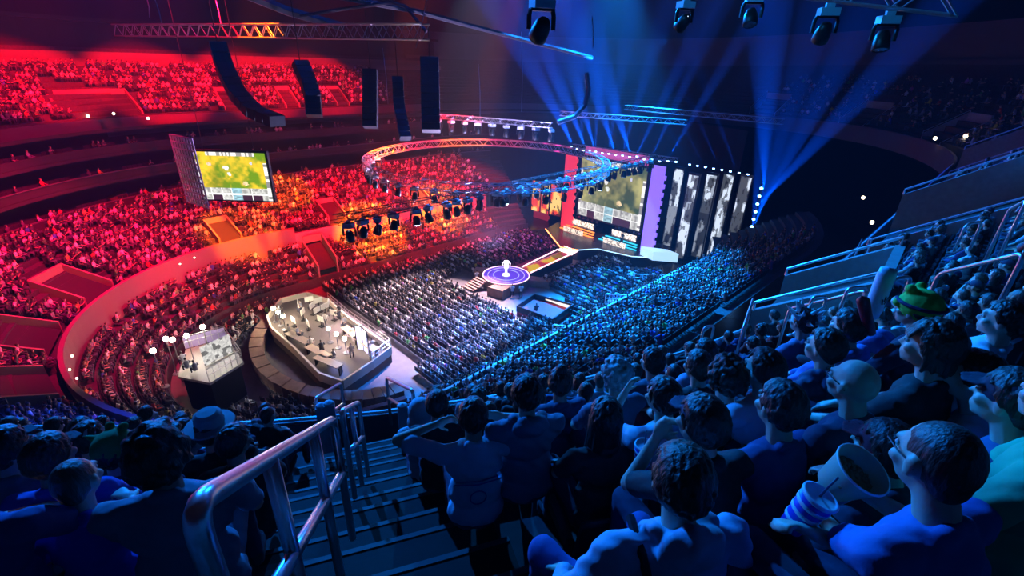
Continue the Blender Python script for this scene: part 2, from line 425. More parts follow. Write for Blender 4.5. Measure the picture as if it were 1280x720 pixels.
# ------------------------------------------------------------------ vomitories (the walled stair mouths in the seating)
def vomitory(c, up, W, D, zf, slope, offn=1.0, offf=1.0, wall=None, name='wall_vomitory', rail=True, lit=None, floor_drop=.6):
    """c: (s,t) of the middle of the mouth; up: unit (s,t) uphill; side walls rise with the seating"""
    wall = wall or M_CONC
    c = st(*c); u = (st(*up) - st(0, 0)).normalized(); l = Vector((-u.y, u.x, 0))
    mb = MB()
    zb = zf - floor_drop
    for sg, off in ((-1, offn), (1, offf)):
        a = c + l * (sg * W / 2); b = a + u * D; e = l * (sg * .18)
        v = [a + Vector((0, 0, zb)), b + Vector((0, 0, zb)), b + Vector((0, 0, zf + slope * D + off)), a + Vector((0, 0, zf + off))]
        v2 = [x + e for x in v]
        mb.add(v + v2, [(0, 1, 2, 3), (7, 6, 5, 4), (0, 3, 7, 4), (1, 5, 6, 2), (3, 2, 6, 7), (0, 4, 5, 1)])
    bm_ = c + u * D
    Rm = Matrix((l, u, Vector((0, 0, 1)))).transposed()
    ztop = zf + slope * D + max(offn, offf)
    mb.box(bm_ + Vector((0, 0, ztop - .45)), (W, .2, .9), Rm)
    mb.mt(wall) if False else None
    o = mb.build(name, wall); struct(o)
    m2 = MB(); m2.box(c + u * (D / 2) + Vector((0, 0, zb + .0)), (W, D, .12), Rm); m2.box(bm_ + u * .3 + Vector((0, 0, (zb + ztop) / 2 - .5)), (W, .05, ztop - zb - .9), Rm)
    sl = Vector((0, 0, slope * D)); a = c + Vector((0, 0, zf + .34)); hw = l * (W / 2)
    m2.add([a - hw, a + hw, a + hw + u * D + sl, a - hw + u * D + sl], [(0, 1, 2, 3)])  # dark sheet over the steps, stands in for the shade in the opening
    struct(m2.build('vomitory_floor_shade', M_DARK))
    if rail:
        m3 = MB()
        for sg, off in ((-1, offn), (1, offf)):
            a = c + l * (sg * (W / 2 + .09)); b = a + u * D
            za = zf + off; zb2 = zf + slope * D + off
            m3.tube([a + Vector((0, 0, za)), a + Vector((0, 0, za + .2)), b + Vector((0, 0, zb2 + .2)), b + Vector((0, 0, zb2))], .035, 6)
        r = m3.build('guard_rail', M_STEEL); tag(r, 'pair of tubular guard rails along a stair mouth wall in the seating', 'railing', 'rails on the stair mouths')
    if lit:
        p = c + u * (D - .3) + Vector((0, 0, zf + slope * D * .5))
        l_ = bpy.data.lights.new('stairwell_lamp', 'POINT'); l_.energy = lit; l_.color = (1, .75, .45); l_.shadow_soft_size = .15
        o2 = bpy.data.objects.new('stairwell_lamp', l_); C.objects.link(o2); o2.location = p
    ss, tt = c.x, c.y; s_, t_ = to_st(c + u * (D / 2))
    us, ut = up
    hs = abs(us) * D / 2 + abs(ut) * W / 2 + .35; ht = abs(ut) * D / 2 + abs(us) * W / 2 + .35
    VOMS.append((s_ - hs, s_ + hs, t_ - ht, t_ + ht))
M_VRED = mat('vomitory_wall_paint', (.30, .22, .18), .7)
# near side of the upper tier (right of the aisle)
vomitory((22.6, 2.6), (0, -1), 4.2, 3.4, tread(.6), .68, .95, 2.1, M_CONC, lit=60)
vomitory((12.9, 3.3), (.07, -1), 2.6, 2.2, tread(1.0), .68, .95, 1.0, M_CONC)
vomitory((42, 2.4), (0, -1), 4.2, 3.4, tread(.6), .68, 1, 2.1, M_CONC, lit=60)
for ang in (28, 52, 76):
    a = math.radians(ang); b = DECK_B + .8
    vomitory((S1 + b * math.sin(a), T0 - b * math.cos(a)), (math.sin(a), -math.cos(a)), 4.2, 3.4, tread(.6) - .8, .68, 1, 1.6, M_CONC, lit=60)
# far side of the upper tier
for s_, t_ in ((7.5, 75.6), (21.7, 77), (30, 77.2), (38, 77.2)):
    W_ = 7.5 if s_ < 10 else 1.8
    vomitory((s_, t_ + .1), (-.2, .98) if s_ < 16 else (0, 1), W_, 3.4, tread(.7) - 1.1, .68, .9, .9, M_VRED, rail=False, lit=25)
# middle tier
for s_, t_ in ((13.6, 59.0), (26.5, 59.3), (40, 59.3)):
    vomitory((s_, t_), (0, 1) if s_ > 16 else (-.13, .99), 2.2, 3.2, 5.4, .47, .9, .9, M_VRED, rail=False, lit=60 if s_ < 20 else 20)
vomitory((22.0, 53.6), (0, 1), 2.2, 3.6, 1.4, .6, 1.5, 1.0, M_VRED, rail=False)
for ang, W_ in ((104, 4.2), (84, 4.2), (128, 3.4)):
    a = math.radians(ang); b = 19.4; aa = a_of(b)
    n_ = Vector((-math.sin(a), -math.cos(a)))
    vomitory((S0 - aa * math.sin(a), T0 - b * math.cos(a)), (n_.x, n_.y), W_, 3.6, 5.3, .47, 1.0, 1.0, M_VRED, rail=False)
# ------------------------------------------------------------------ who sits where
def keepB(s, t): return free(s, t) and not (s > 50) and not (-1 < s < 17.5 and 43 < t < 52 and False)
for i in range(TB['n']):
    row_spots(TB['b0'] + TB['d'] * (i + .55), TB['z0'] + TB['r'] * i, where='lowest', keep=lambda s, t: free(s, t) and s < 50 and math.hypot(s - 5.6, t - 38.6) > 3.4)
for i in range(4): row_spots(9.4 + .95 * i, 0, where='ring', keep=lambda s, t: s < 15 and math.hypot(s - 5.6, t - 38.6) > 3.4 and ((s - 17.3) / 9.3) ** 2 + ((t - 38.6) / 11.5) ** 2 > 1, a=9.4 + .95 * i)
for i in range(TC['n']):
    row_spots(TC['b0'] + TC['d'] * (i + .55), TC['z0'] + TC['r'] * i, where='middle', keep=lambda s, t: free(s, t) and (s < 57 and t < 35 or s < 54))
for b_, z_ in ((29.9, 9.6), (31.4, 12.3), (33.0, 14.8)):
    row_spots(b_, z_, where='suite', keep=lambda s, t: t > 38 and s < 60, occ=.35, aisle=6)
R0 = Vector((-.41, 3.09, 0)); RD = Vector((-.334, .943, 0)); RN = Vector((.943, .334, 0))   # right edge of the aisle in front of the camera
def aisle_x(p): return (Vector((p[0], p[1], 0)) - R0).dot(RN)
def near_aisle(s, t):
    p = st(s, t); x = aisle_x(p)
    return -1.95 < x < .28 and p.y < 14 and p.y > -2
for i in range(9):
    row_spots(1.35 + ROW * i + .02, tread(1.35 + ROW * i), deck=True, where='upper',
              keep=lambda s, t: free(s, t) and not near_aisle(s, t) and not (s > 47 and t > 30) and (s < 55 or rng.random() < .35))
# floor seats: blocks of chairs facing the stage
def block(s0, s1, t0, t1, where='floor', skip=None):
    s = s0
    while s < s1:
        t = t0 + rng.random() * .1
        while t < t1:
            if not show_free(s, t):
                p = st(s, t); yw = math.atan2(-1 * Q, 1 * Q)
                SEATS.append((p.x, p.y, 0, yw, where))
                if rng.random() < .95: SPOTS.append((p.x, p.y, 0, yw + (38 - t) * .01, where))
            t += .52
        s += .86
def show_free(s, t): return (math.hypot(s - 37.8, t - 38.9) < 4.6) or (33.5 < s < 38.5 and 28.6 < t < 33.4) or (40 < s < 50 and 36.8 < t < 41) or (s > 53 and t < 31.5 and t > 29)
block(20.5, 31.8, 39.4, 47.6); block(20.5, 31.8, 31.5, 38.4); block(31.9, 35.5, 45, 51)
block(20.5, 33, 48.6, 51.8); block(19.0, 34.0, 27.0, 30.6)
block(36.5, 53, 42.6, 51.5); block(41, 54, 30.6, 36.0); block(37.5, 46, 27.0, 30.2); block(46, 55, 27.2, 30.2)
# the far figures: everyone who is not built one by one below
# ------------------------------------------------------------------ stage, screens, show floor
def hsh(i, j, k=0):
    n = math.sin(i * 127.1 + j * 311.7 + k * 74.7) * 43758.5453; return n - math.floor(n)
def vnoise(x, y, k=0):
    i, j = math.floor(x), math.floor(y); fx, fy = x - i, y - j; fx = fx * fx * (3 - 2 * fx); fy = fy * fy * (3 - 2 * fy)
    a = hsh(i, j, k) * (1 - fx) + hsh(i + 1, j, k) * fx; b = hsh(i, j + 1, k) * (1 - fx) + hsh(i + 1, j + 1, k) * fx
    return a * (1 - fy) + b * fy
def game(u, v, warm=0.0):
    """a broadcast match picture: ground seen from above, bars of small pictures along the bottom"""
    n = vnoise(u * 5, v * 4, 1) * .5 + vnoise(u * 13, v * 9, 2) * .3 + vnoise(u * 30, v * 22, 12) * .2; m_ = vnoise(u * 4 + 9, v * 3, 5)
    k_ = max(0.0, min(1.0, (n - .32) * 3.2))
    c = np.array([.05, .10, .03]) * (1 - k_) + np.array([.42, .40, .12]) * k_
    if warm: c = np.array([.16, .30, .01]) * (1 - k_) + np.array([.95, .62, .03]) * k_; c = c * (1 - .6 * max(0, m_ - .45)) + np.array([.5, .08, .03]) * max(0, m_ - .6)
    else: c = c * (.6 + .8 * m_) + np.array([.2, .16, .12]) * max(0, m_ - .4)
    for cx, cy, r, q_ in ((.42, .68, .05, (1, 1, .95)), (.65, .36, .045, (1, .75, .4)), (.45, .56, .035, (.95, 1, .9)), (.2, .75, .04, (.9, .7, .5)), (.78, .78, .03, (.8, .8, 1))):
        d = math.hypot((u - cx) * 1.4, v - cy)
        if d < r * (.5 + 1.1 * vnoise(u * 26, v * 26, 8)): c = np.array(q_) * (.6 + .5 * vnoise(u * 60, v * 60, 3))
    if v > .93 and .18 < u < .85: c = np.array([.9, .85, .8]) * (.35 + .65 * (hsh(int(u * 40), 0, 3) > .35))
    if v < .26:
        k = int(u * 7); fu = u * 7 - k
        c = np.array([.75, .75, .7]) * (.3 + .8 * vnoise(u * 40, v * 28, 4))
        if .12 < v < .14 or fu < .06: c = np.array([.95, .95, .9])
        elif v < .12 and k in (1, 4, 5): c = np.array([.05, .02, .04])
        elif k == 3: c = np.array([.4, .7, .8]) * (.4 + .8 * vnoise(u * 30, v * 30, 9))
    if (u < .035 or u > .955) and v < .8: c = np.array([.9, .88, .85]) * (.3 + .8 * (hsh(0, int(v * 22), 6 + (u > .5)) > .3))
    return c
# main screen
t = empty('video_screen', st(58.2, 38.7, 0)); tag(t, 'huge main video screen above the two player desks on the stage, showing a game', 'screen')
def rel(o, parent): o.parent = parent; o.matrix_parent_inverse = Matrix.Translation(-parent.location) @ Matrix() if False else Matrix(); o.location = Vector(o.location) - Vector(parent.location) if False else o.location; return o
def par(o, root):
    """parent keeping the world place"""
    o.parent = root; o.matrix_parent_inverse = (Matrix.Translation(root.location) @ root.rotation_euler.to_matrix().to_4x4()).inverted(); return o
TS = st(-1, 0) * -1; SV = st(1, 0); TV = st(0, 1); UP = Vector((0, 0, 1))
par(image_mesh('display', st(58.05, 44.2, 4.0), -TV, UP, 11.0, 8.7, 96, 66, lambda u, v: game(u, v), 1.05), t)
mb = MB(); Rm = Matrix((TV, SV, UP)).transposed()
mb.box(st(58.3, 38.7, 8.35), (11.5, .4, 9.2), Rm); par(mb.build('cabinet', M_BLACK), t)
# screen hung over the far seating
a = []
for u, v in ((240, 190), (256, 248), (330, 191), (343, 252)):
    r = ray(u, v); a.append(r[2] / math.hypot(r[0], r[1]))
hl = 47.0
def hv(u, v, h): r = ray(u, v); k = h / math.hypot(r[0], r[1]); return Vector((r[0] * k, r[1] * k, H + r[2] * k))
hr = hl * (a[0] + a[1]) / (a[2] + a[3])
TL, BL, TR, BR = hv(240, 190, hl), hv(256, 248, hl), hv(330, 191, hr), hv(343, 252, hr)
ux = ((TR - TL) + (BR - BL)); ux.z = 0; Wd = ux.length / 2; ux.normalize(); BLc = Vector((TL.x, TL.y, (BL.z + BR.z) / 2)); Hd = (TL.z + TR.z) / 2 - BLc.z
t = empty('video_screen', BLc); tag(t, 'bright yellow-green video screen hung over the red stands, left of the stage', 'screen')
par(image_mesh('display', BLc, ux, UP, Wd, Hd, 80, 54, lambda u, v: game(u, v, 1), 1.3), t)
ny = Vector((-ux.y, ux.x, 0)); Rh = Matrix((ux, ny, UP)).transposed(); mb = MB()
mb.box(BLc + ux * (Wd / 2) + ny * .25 + UP * (Hd / 2), (Wd + .3, .35, Hd + .3), Rh); par(mb.build('cabinet', M_BLACK), t)
mb = MB()
for k in (.15, .85): mb.tube([BLc + ux * (Wd * k) + ny * .2 + UP * Hd, BLc + ux * (Wd * k) + ny * .2 + UP * (Hd + 12)], .03, 4)
par(mb.build('suspension_cable', M_BLACK), t)
# lattice back of a second screen beside it
t = empty('screen_frame', BLc - ux * 4); tag(t, 'purple lattice frame seen from behind, left of the hung screen', 'frame')
mb = MB(); o_ = hv(212, 168, 46); e_ = (hv(248, 165, 42) - o_); e_.z = 0; e_.normalize(); wl = 3.2; hh = 5.2
for k in range(9): mb.beam(o_ + e_ * wl * k / 8, o_ + e_ * wl * k / 8 - UP * hh, .09, .09)
for k in range(12): mb.beam(o_ - UP * hh * k / 11, o_ + e_ * wl - UP * hh * k / 11, .09, .09)
par(mb.build('lattice', mat('lattice_paint', (.5, .3, .55), .5)), t)

# stage deck
poly = [(62.5, 49.5), (54.4, 47.4), (49.9, 40.5), (50.9, 38.1), (53.4, 36.6), (54.6, 31.8), (56.5, 29.6), (62.5, 29.0)]
t = empty('stage', st(56, 38, 0)); tag(t, 'black stage platform with glowing edge lines below the main screen', 'stage')
mb = MB(); mb.prism([st(*p) for p in poly], 0, 1.5); par(mb.build('platform', M_STAGE), t)
mb = MB()
for i in (1, 2): mb.beam(st(*poly[i - 0], 1.53) if False else st(*poly[i], 1.53), st(*poly[i + 1], 1.53), .14, .08)
par(mb.build('edge_light', glow('edge_orange', (1, .25, .08), 5)), t)
mb = MB()
for i in (3, 4, 5): mb.beam(st(*poly[i], 1.53), st(*poly[i + 1], 1.53), .14, .08)
par(mb.build('edge_light', glow('edge_white', (.4, .7, 1), 2)), t)
G_OR = glow('step_orange', (1, .22, .03), 2.2); G_CY = glow('step_cyan', (.03, .6, .9), 1.3)
def desk(base_u, base_v, col, label, glowm, group):
    c = at(base_u, base_v, 2.6); s_, t_ = to_st(c)
    d = empty('player_desk', st(s_, t_, 1.5)); tag(d, label, 'desk', group)
    Rl = Matrix((TV, SV, UP)).transposed()
    m = MB(); m.box(st(s_ + .2, t_, 1.85), (4.6, 2.6, .7), Rl); par(m.build('riser', M_STAGE), d)
    for k in range(3):
        m = MB(); m.box(st(s_ - 1.3 - .45 * k, t_, 2.0 - .22 * k), (5.4 + .5 * k, .3, .1), Rl); par(m.build('step_light', glowm), d)
    m = MB(); m.box(st(s_ - .2, t_, 2.95), (4.2, .9, .08), Rl); par(m.build('desk_top', M_BLACK), d)
    par(image_mesh('desk_front_panel', st(s_ - .7, t_ + 2.1, 2.2), -TV, UP, 4.2, .85, 42, 8, lambda u, v: np.array(col) * (.35 + .75 * (vnoise(u * 36, v * 5, 3) > .42)), 1.4), d)
    par(image_mesh('lower_sign', st(s_ - 3.0, t_ + 1.9, 1.55), -TV, UP, 3.8, .8, 38, 8, lambda u, v: np.array(col) * (.3 + .8 * (vnoise(u * 30, v * 5, 7) > .45)), 1.1), d)
    for k in range(5):
        m = MB(); m.box(st(s_ - .15, t_ + 1.7 - .85 * k, 3.2), (.5, .04, .32), Rl); par(m.build('monitor', M_BLACK), d)
    for k in range(5):
        px = st(s_ + .45, t_ + 1.7 - .85 * k, 2.2)
        o = merged('person', [(px.x, px.y, px.z, math.atan2(Q, -Q) + 0, 1, 0, np.array([.8, .3, .25]) if glowm is G_OR else np.array([.3, .5, .8]), np.array([.05] * 3), np.array([.5, .35, .28]), np.array([.03] * 3))], M_ATTR)
        tag(o, 'player seated at the orange-lit desk under the main screen' if glowm is G_OR else 'player seated at the cyan-lit desk under the main screen', 'person', 'players at the orange desk' if glowm is G_OR else 'players at the cyan desk')
desk(732, 279, (1, .78, .62), 'player desk with glowing orange steps, the one nearer the red pillar', G_OR, 'player desks')
desk(783, 293, (1, .85, .75), 'player desk with glowing cyan steps, the one nearer the purple banner', G_CY, 'player desks')
lamp('stage_spot_light', st(50, 40, 18), st(57, 41, 2), (1, .25, .2), 9000, 40)
lamp('stage_spot_light', st(50, 34, 18), st(57, 34, 2), (.2, .5, 1), 9000, 40)
# pillar and banners beside the screen
def slab(name, s, t0, t1, z0, z1, m, label, cat, th=.3, s2=None):
    mb = MB(); a_, b_ = st(s, t0), st(s2 if s2 is not None else s, t1); d_ = (b_ - a_); L = d_.length; d_.normalize(); n_ = Vector((-d_.y, d_.x, 0)); R_ = Matrix((d_, n_, UP)).transposed()
    mb.box((a_ + b_) / 2 + UP * ((z0 + z1) / 2), (L, th, z1 - z0), R_)
    # stepped edge lugs, as on the photographed uprights
    k = z0 + .6
    while k < z1 - .4: mb.box(b_ + UP * k + d_ * .12, (.3, th * .9, .55), R_); k += 1.1
    o = mb.build(name, m); return tag(o, label, cat)
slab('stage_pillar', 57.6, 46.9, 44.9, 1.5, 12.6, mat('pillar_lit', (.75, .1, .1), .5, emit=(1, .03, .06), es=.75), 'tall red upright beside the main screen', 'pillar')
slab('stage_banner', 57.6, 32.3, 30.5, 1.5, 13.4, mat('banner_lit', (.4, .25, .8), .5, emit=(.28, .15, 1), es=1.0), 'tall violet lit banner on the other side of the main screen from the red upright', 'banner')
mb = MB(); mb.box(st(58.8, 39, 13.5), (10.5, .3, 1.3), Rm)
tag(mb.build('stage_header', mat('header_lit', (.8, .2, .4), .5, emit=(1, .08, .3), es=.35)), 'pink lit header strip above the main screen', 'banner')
def flame(u, v, k):
    n = vnoise(u * 2.2 + k * 3, v * 3.2 + k, 11 + k); n2 = vnoise(u * 5 + v * 4, v * 7, 14 + k)
    c = np.array([1, .30, .04]) if n > .45 else np.array([.8, .05, .03])
    if n > .62: c = np.array([1, .62, .18])
    if n2 < .25: c = c * .12
    return c
for k, (u0, v0, u1) in enumerate(((664, 262, 674), (676, 265, 685), (687, 268, 700))):
    p = at(u0, v0, 1.6); q_ = at(u1, v0 + 3, 1.6); d_ = (q_ - p); L = d_.length
    r_ = empty('flame_banner', p); tag(r_, 'orange patterned banner beside the red upright, ' + ['farthest from the upright', 'middle one of three', 'nearest the upright'][k], 'banner', 'orange banners beside the stage')
    par(image_mesh('picture', p, d_, UP, L, 5.2, 12, 40, lambda u, v: flame(u, v, k), 1.1), r_)
    d_.normalize(); n_ = Vector((-d_.y, d_.x, 0)); m = MB(); m.box(p + d_ * L / 2 + n_ * .12 + UP * 2.6, (L, .15, 5.3), Matrix((d_, n_, UP)).transposed()); par(m.build('frame', M_BLACK), r_)
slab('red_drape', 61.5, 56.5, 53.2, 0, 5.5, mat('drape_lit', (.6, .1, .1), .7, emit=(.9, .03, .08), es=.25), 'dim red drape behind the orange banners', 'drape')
# five tall picture panels
def mono(u, v, k):
    vv = v * 7; f = vnoise(u * 2.2 + k * 5, vv * 1.1 + k * 3, 20 + k); g = vnoise(u * 6, vv * 3, 30 + k)
    c = .9 if f > .5 else .08
    if abs(f - .5) < .06: c = .45
    if g < .3: c *= .25
    return np.array([.72, .82, 1.0]) * c * (.35 if k in (0, 2) and v < .55 else 1.0)
words = ['farthest left of the five, beside the violet banner', 'second from the violet banner', 'middle one of the five', 'fourth from the violet banner', 'farthest right of the five, beside the column of lamps']
for k, (ub, vb, ut) in enumerate(((832, 311, 0), (848, 323, 0), (869, 322, 0), (889, 321, 0), (909, 325, 0))):
    p = at(ub, vb, .5); s_, t_ = to_st(p)
    r_ = empty('picture_panel', st(s_, t_, 0)); tag(r_, 'tall black and white picture panel, ' + words[k], 'panel', 'tall picture panels')
    W_ = 1.35
    par(image_mesh('picture', st(s_, t_ + W_ / 2, .6), -TV, UP, W_, 11.6, 14, 92, lambda u, v: mono(u, v, k), 1.15), r_)
    m = MB(); m.box(st(s_ + .2, t_, 6.3), (W_ + .3, .3, 12.4), Rm); par(m.build('frame', M_BLACK), r_)
    m = MB(); m.box(st(s_ + .2, t_, .1), (2.0, 1.2, .2), Rm); par(m.build('base', M_BLACK), r_)
# white wing by the violet banner
mb = MB(); mb.prism([st(56.2, 31.5), st(55.6, 29.2), st(57.5, 26.6), st(57.9, 28.5)], 1.5, 2.7)
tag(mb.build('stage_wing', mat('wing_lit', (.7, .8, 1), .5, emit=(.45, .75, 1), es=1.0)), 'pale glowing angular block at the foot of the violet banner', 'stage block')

# catwalk and round platform
RC = (37.8, 38.9)
t = empty('catwalk', st(46, 38.8, 0)); tag(t, 'red catwalk with white glowing edges from the stage to the round platform', 'catwalk')
ca, cb = (41.0, 39.3), (49.0, 40.2); cc, cd = (40.5, 37.3), (49.6, 37.9)
mb = MB(); v8 = [st(*ca, 0), st(*cb, 0), st(*cd, 0), st(*cc, 0), st(*ca, 1.2), st(*cb, 1.2), st(*cd, 1.2), st(*cc, 1.2)]
mb.add(v8, [(3, 2, 1, 0), (4, 5, 6, 7), (0, 1, 5, 4), (1, 2, 6, 5), (2, 3, 7, 6), (3, 0, 4, 7)]); par(mb.build('platform', M_STAGE), t)
n0 = st(*ca, 1.22); 
par(image_mesh('walkway_surface', st(*cc, 1.23), st(*cd) - st(*cc), st(*ca) - st(*cc), 9.0, 2.0, 40, 8, lambda u, v: np.array([1, .12 + .5 * (vnoise(u * 9, v * 3, 2) > .55), .03]) * (.25 + .6 * (u < .65)) if vnoise(u * 9, v * 3, 2) > .4 else np.array([.5, .02, .06]), .8), t)
mb = MB(); mb.beam(st(*ca, 1.3), st(*cb, 1.5), .12, .12); mb.beam(st(*cc, 1.3), st(*cd, 1.5), .12, .12); par(mb.build('edge_light', glow('edge_pink', (1, .6, .75), 2.5)), t)
mb = MB()
for k in range(6): mb.box(st(49.4 + .25 * k, 39.2, 1.25 + .05 * k), (2.6, .12, .06), Rm)
par(mb.build('stair_light', glow('stair_white', (1, .6, .6), 5)), t)
t = empty('round_platform', st(*RC, 0)); tag(t, 'round violet-lit platform with glowing rings in the middle of the floor seats', 'platform')
mb = MB(); mb.lathe([(2.75, 0), (2.75, 1.05), (2.95, 1.05), (2.95, 1.2), (0, 1.2)], 48); o = mb.build('drum', M_BROWN); o.parent = t
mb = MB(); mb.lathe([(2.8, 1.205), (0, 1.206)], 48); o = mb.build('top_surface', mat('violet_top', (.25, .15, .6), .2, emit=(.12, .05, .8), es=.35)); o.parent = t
for r0, r1, c_, e_ in ((2.80, 2.92, (1, .6, .9), 2.2), (2.22, 2.28, (.6, .5, 1), 1.5), (1.57, 1.62, (.5, .55, 1), 1.5)):
    mb = MB(); mb.lathe([(r0, 1.23), (r0, 1.26), (r1, 1.26), (r1, 1.23)], 56); o = mb.build('ring_light', glow('ring_%d' % int(r0 * 10), c_, e_)); o.parent = t
mb = MB()
for sgn, tt in ((1, 0), (-1, 0)):
    pass
mb.prism([st(-2.2, 3.6), st(-.6, 2.4), st(.4, 3.2), st(-1.0, 4.6)], 0, 1.1); o = mb.build('side_block', M_BROWN); o.parent = t
mb = MB(); mb.prism([st(-3.9, -.9), st(-2.5, -1.0), st(-1.6, -2.6), st(-3.4, -3.0)], 0, 1.15); o = mb.build('side_block', M_BROWN); o.parent = t
mb = MB(); mb.prism([st(1.5, -2.4), st(2.6, -1.6), st(4.0, -4.0), st(3.0, -4.6)], 0, .9); o = mb.build('side_block', M_BROWN); o.parent = t
mb = MB()
for k in range(6): mb.box(st(-3.0 - .32 * k, 1.2 + .1 * k, 1.05 - .17 * k), (1.9, .34, .12), Rm)
o = mb.build('stairs', M_BROWN); o.parent = t
# glowing trophy
t = empty('trophy', st(*RC, 1.2)); tag(t, 'white glowing trophy cup on its stand in the middle of the round platform', 'trophy')
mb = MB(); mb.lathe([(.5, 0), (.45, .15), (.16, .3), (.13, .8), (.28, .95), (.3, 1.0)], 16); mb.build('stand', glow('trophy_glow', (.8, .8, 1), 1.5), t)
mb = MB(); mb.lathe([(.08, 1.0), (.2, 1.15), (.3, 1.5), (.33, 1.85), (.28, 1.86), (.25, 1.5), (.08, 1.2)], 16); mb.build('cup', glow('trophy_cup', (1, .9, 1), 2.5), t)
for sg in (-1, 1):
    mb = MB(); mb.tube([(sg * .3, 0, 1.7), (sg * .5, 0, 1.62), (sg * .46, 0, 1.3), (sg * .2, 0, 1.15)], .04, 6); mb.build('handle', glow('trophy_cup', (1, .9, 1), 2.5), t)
def small_person(p, yaw, label, shirt, stand=True, group=None, k=0):
    o = merged('person', [(p[0], p[1], p[2] + (.45 if stand else 0), yaw, 1, k, np.array(shirt), np.array([.04, .04, .06]), np.array([.5, .33, .26]), np.array([.03, .02, .02]))], M_ATTR)
    if stand:      # straighten the legs of a standing figure
        me = o.data; c_, s__ = math.cos(-yaw), math.sin(-yaw)
        for v in me.vertices:
            lx = (v.co.x - p[0]) * c_ - (v.co.y - p[1]) * s__; ly = (v.co.x - p[0]) * s__ + (v.co.y - p[1]) * c_; lz = v.co.z - p[2]
            if lz < .45 + .62 and ly > .2 and lz - .45 < .56:
                nz = max(0.0, (lz - .45 - .02) * .9 if lz - .45 > .3 else (lz - .45) * .4); ly = .02 + (.06 if nz < .1 else 0)
                v.co.x = p[0] + lx * math.cos(yaw) - ly * math.sin(yaw); v.co.y = p[1] + lx * math.sin(yaw) + ly * math.cos(yaw); v.co.z = p[2] + nz
    return tag(o, label, 'person', group)
small_person(at(777, 305, 1.55), 2.4, 'person in black standing on the cyan steps in front of the desk', (.02, .02, .02))
for u, v, lb in ((596, 354, 'brown block'), (640, 372, 'curved base'), (651, 372, 'blue light')):
    small_person(at(u, v, 0), .3, 'person standing at the foot of the round platform by the ' + lb, (.5, .5, .6))
# camera pits beside the floor seats
def pit(name, pts, z, label, m, inner):
    r_ = empty(name, at(*pts[0], 0)); tag(r_, label, 'platform')
    P_ = [at(u, v, z) for u, v in pts]
    m1 = MB(); m1.prism([(p.x, p.y) for p in P_], 0, z - .02 if z > .1 else .05); par(m1.build('deck', inner), r_)
    m2 = MB()
    for i in range(len(P_)): m2.beam(P_[i] + UP * .25, P_[(i + 1) % len(P_)] + UP * .25, .12, .7)
    par(m2.build('surround', m), r_); return r_
pit('camera_platform', [(646, 388), (668, 373), (716, 386), (690, 405)], .5, 'low square camera platform with a red floor near the round platform', M_BLACK, mat('red_carpet', (.55, .06, .08), .9))
small_person(at(670, 392, .5), .2, 'camera operator kneeling on the red floor of the low camera platform', (.05, .05, .07), stand=False)
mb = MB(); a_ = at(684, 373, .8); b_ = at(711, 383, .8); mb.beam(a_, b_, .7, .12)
tag(mb.build('control_desk', glow('desk_glow', (1, .8, .65), 1.2)), 'brightly lit control desk beside the low camera platform', 'desk')  # desk emits by itself: its bright lighting is put into the material
# ------------------------------------------------------------------ broadcast desk at the end of the floor, second platform, light poles
Z1 = 1.2
out = [(335, 400), (352, 378), (384, 370), (411, 379), (437, 402), (489, 439), (466, 457), (429, 482), (400, 472), (369, 440), (340, 414)]
t = empty('broadcast_platform', at(410, 430, 0)); tag(t, 'large raised broadcast platform with pale surround at the end of the floor seats', 'platform')
P = [at(u, v, Z1) for u, v in out]
m = MB(); m.prism([(p.x, p.y) for p in P], 0, Z1 - .05); par(m.build('deck', mat('platform_carpet', (.16, .13, .12), .9)), t)
m = MB()
for i in range(len(P)): m.beam(P[i] + UP * .1, P[(i + 1) % len(P)] + UP * .1, .18, .8)
par(m.build('surround', mat('cream_panel', (.75, .62, .5), .6)), t)
m = MB()
for i in (3, 4, 5):
    a_, b_ = P[i], P[(i + 1) % len(P)]
    for h_ in (.9, 1.3): m.tube([a_ + UP * h_, b_ + UP * h_], .03, 5)
    n_ = 6
    for k in range(n_ + 1): q_ = a_.lerp(b_, k / n_); m.tube([q_, q_ + UP * 1.3], .025, 5)
par(m.build('handrail', M_STEEL), t)
rng2 = np.random.default_rng(3)
def pworld(u, v, z=Z1): return at(u, v, z)
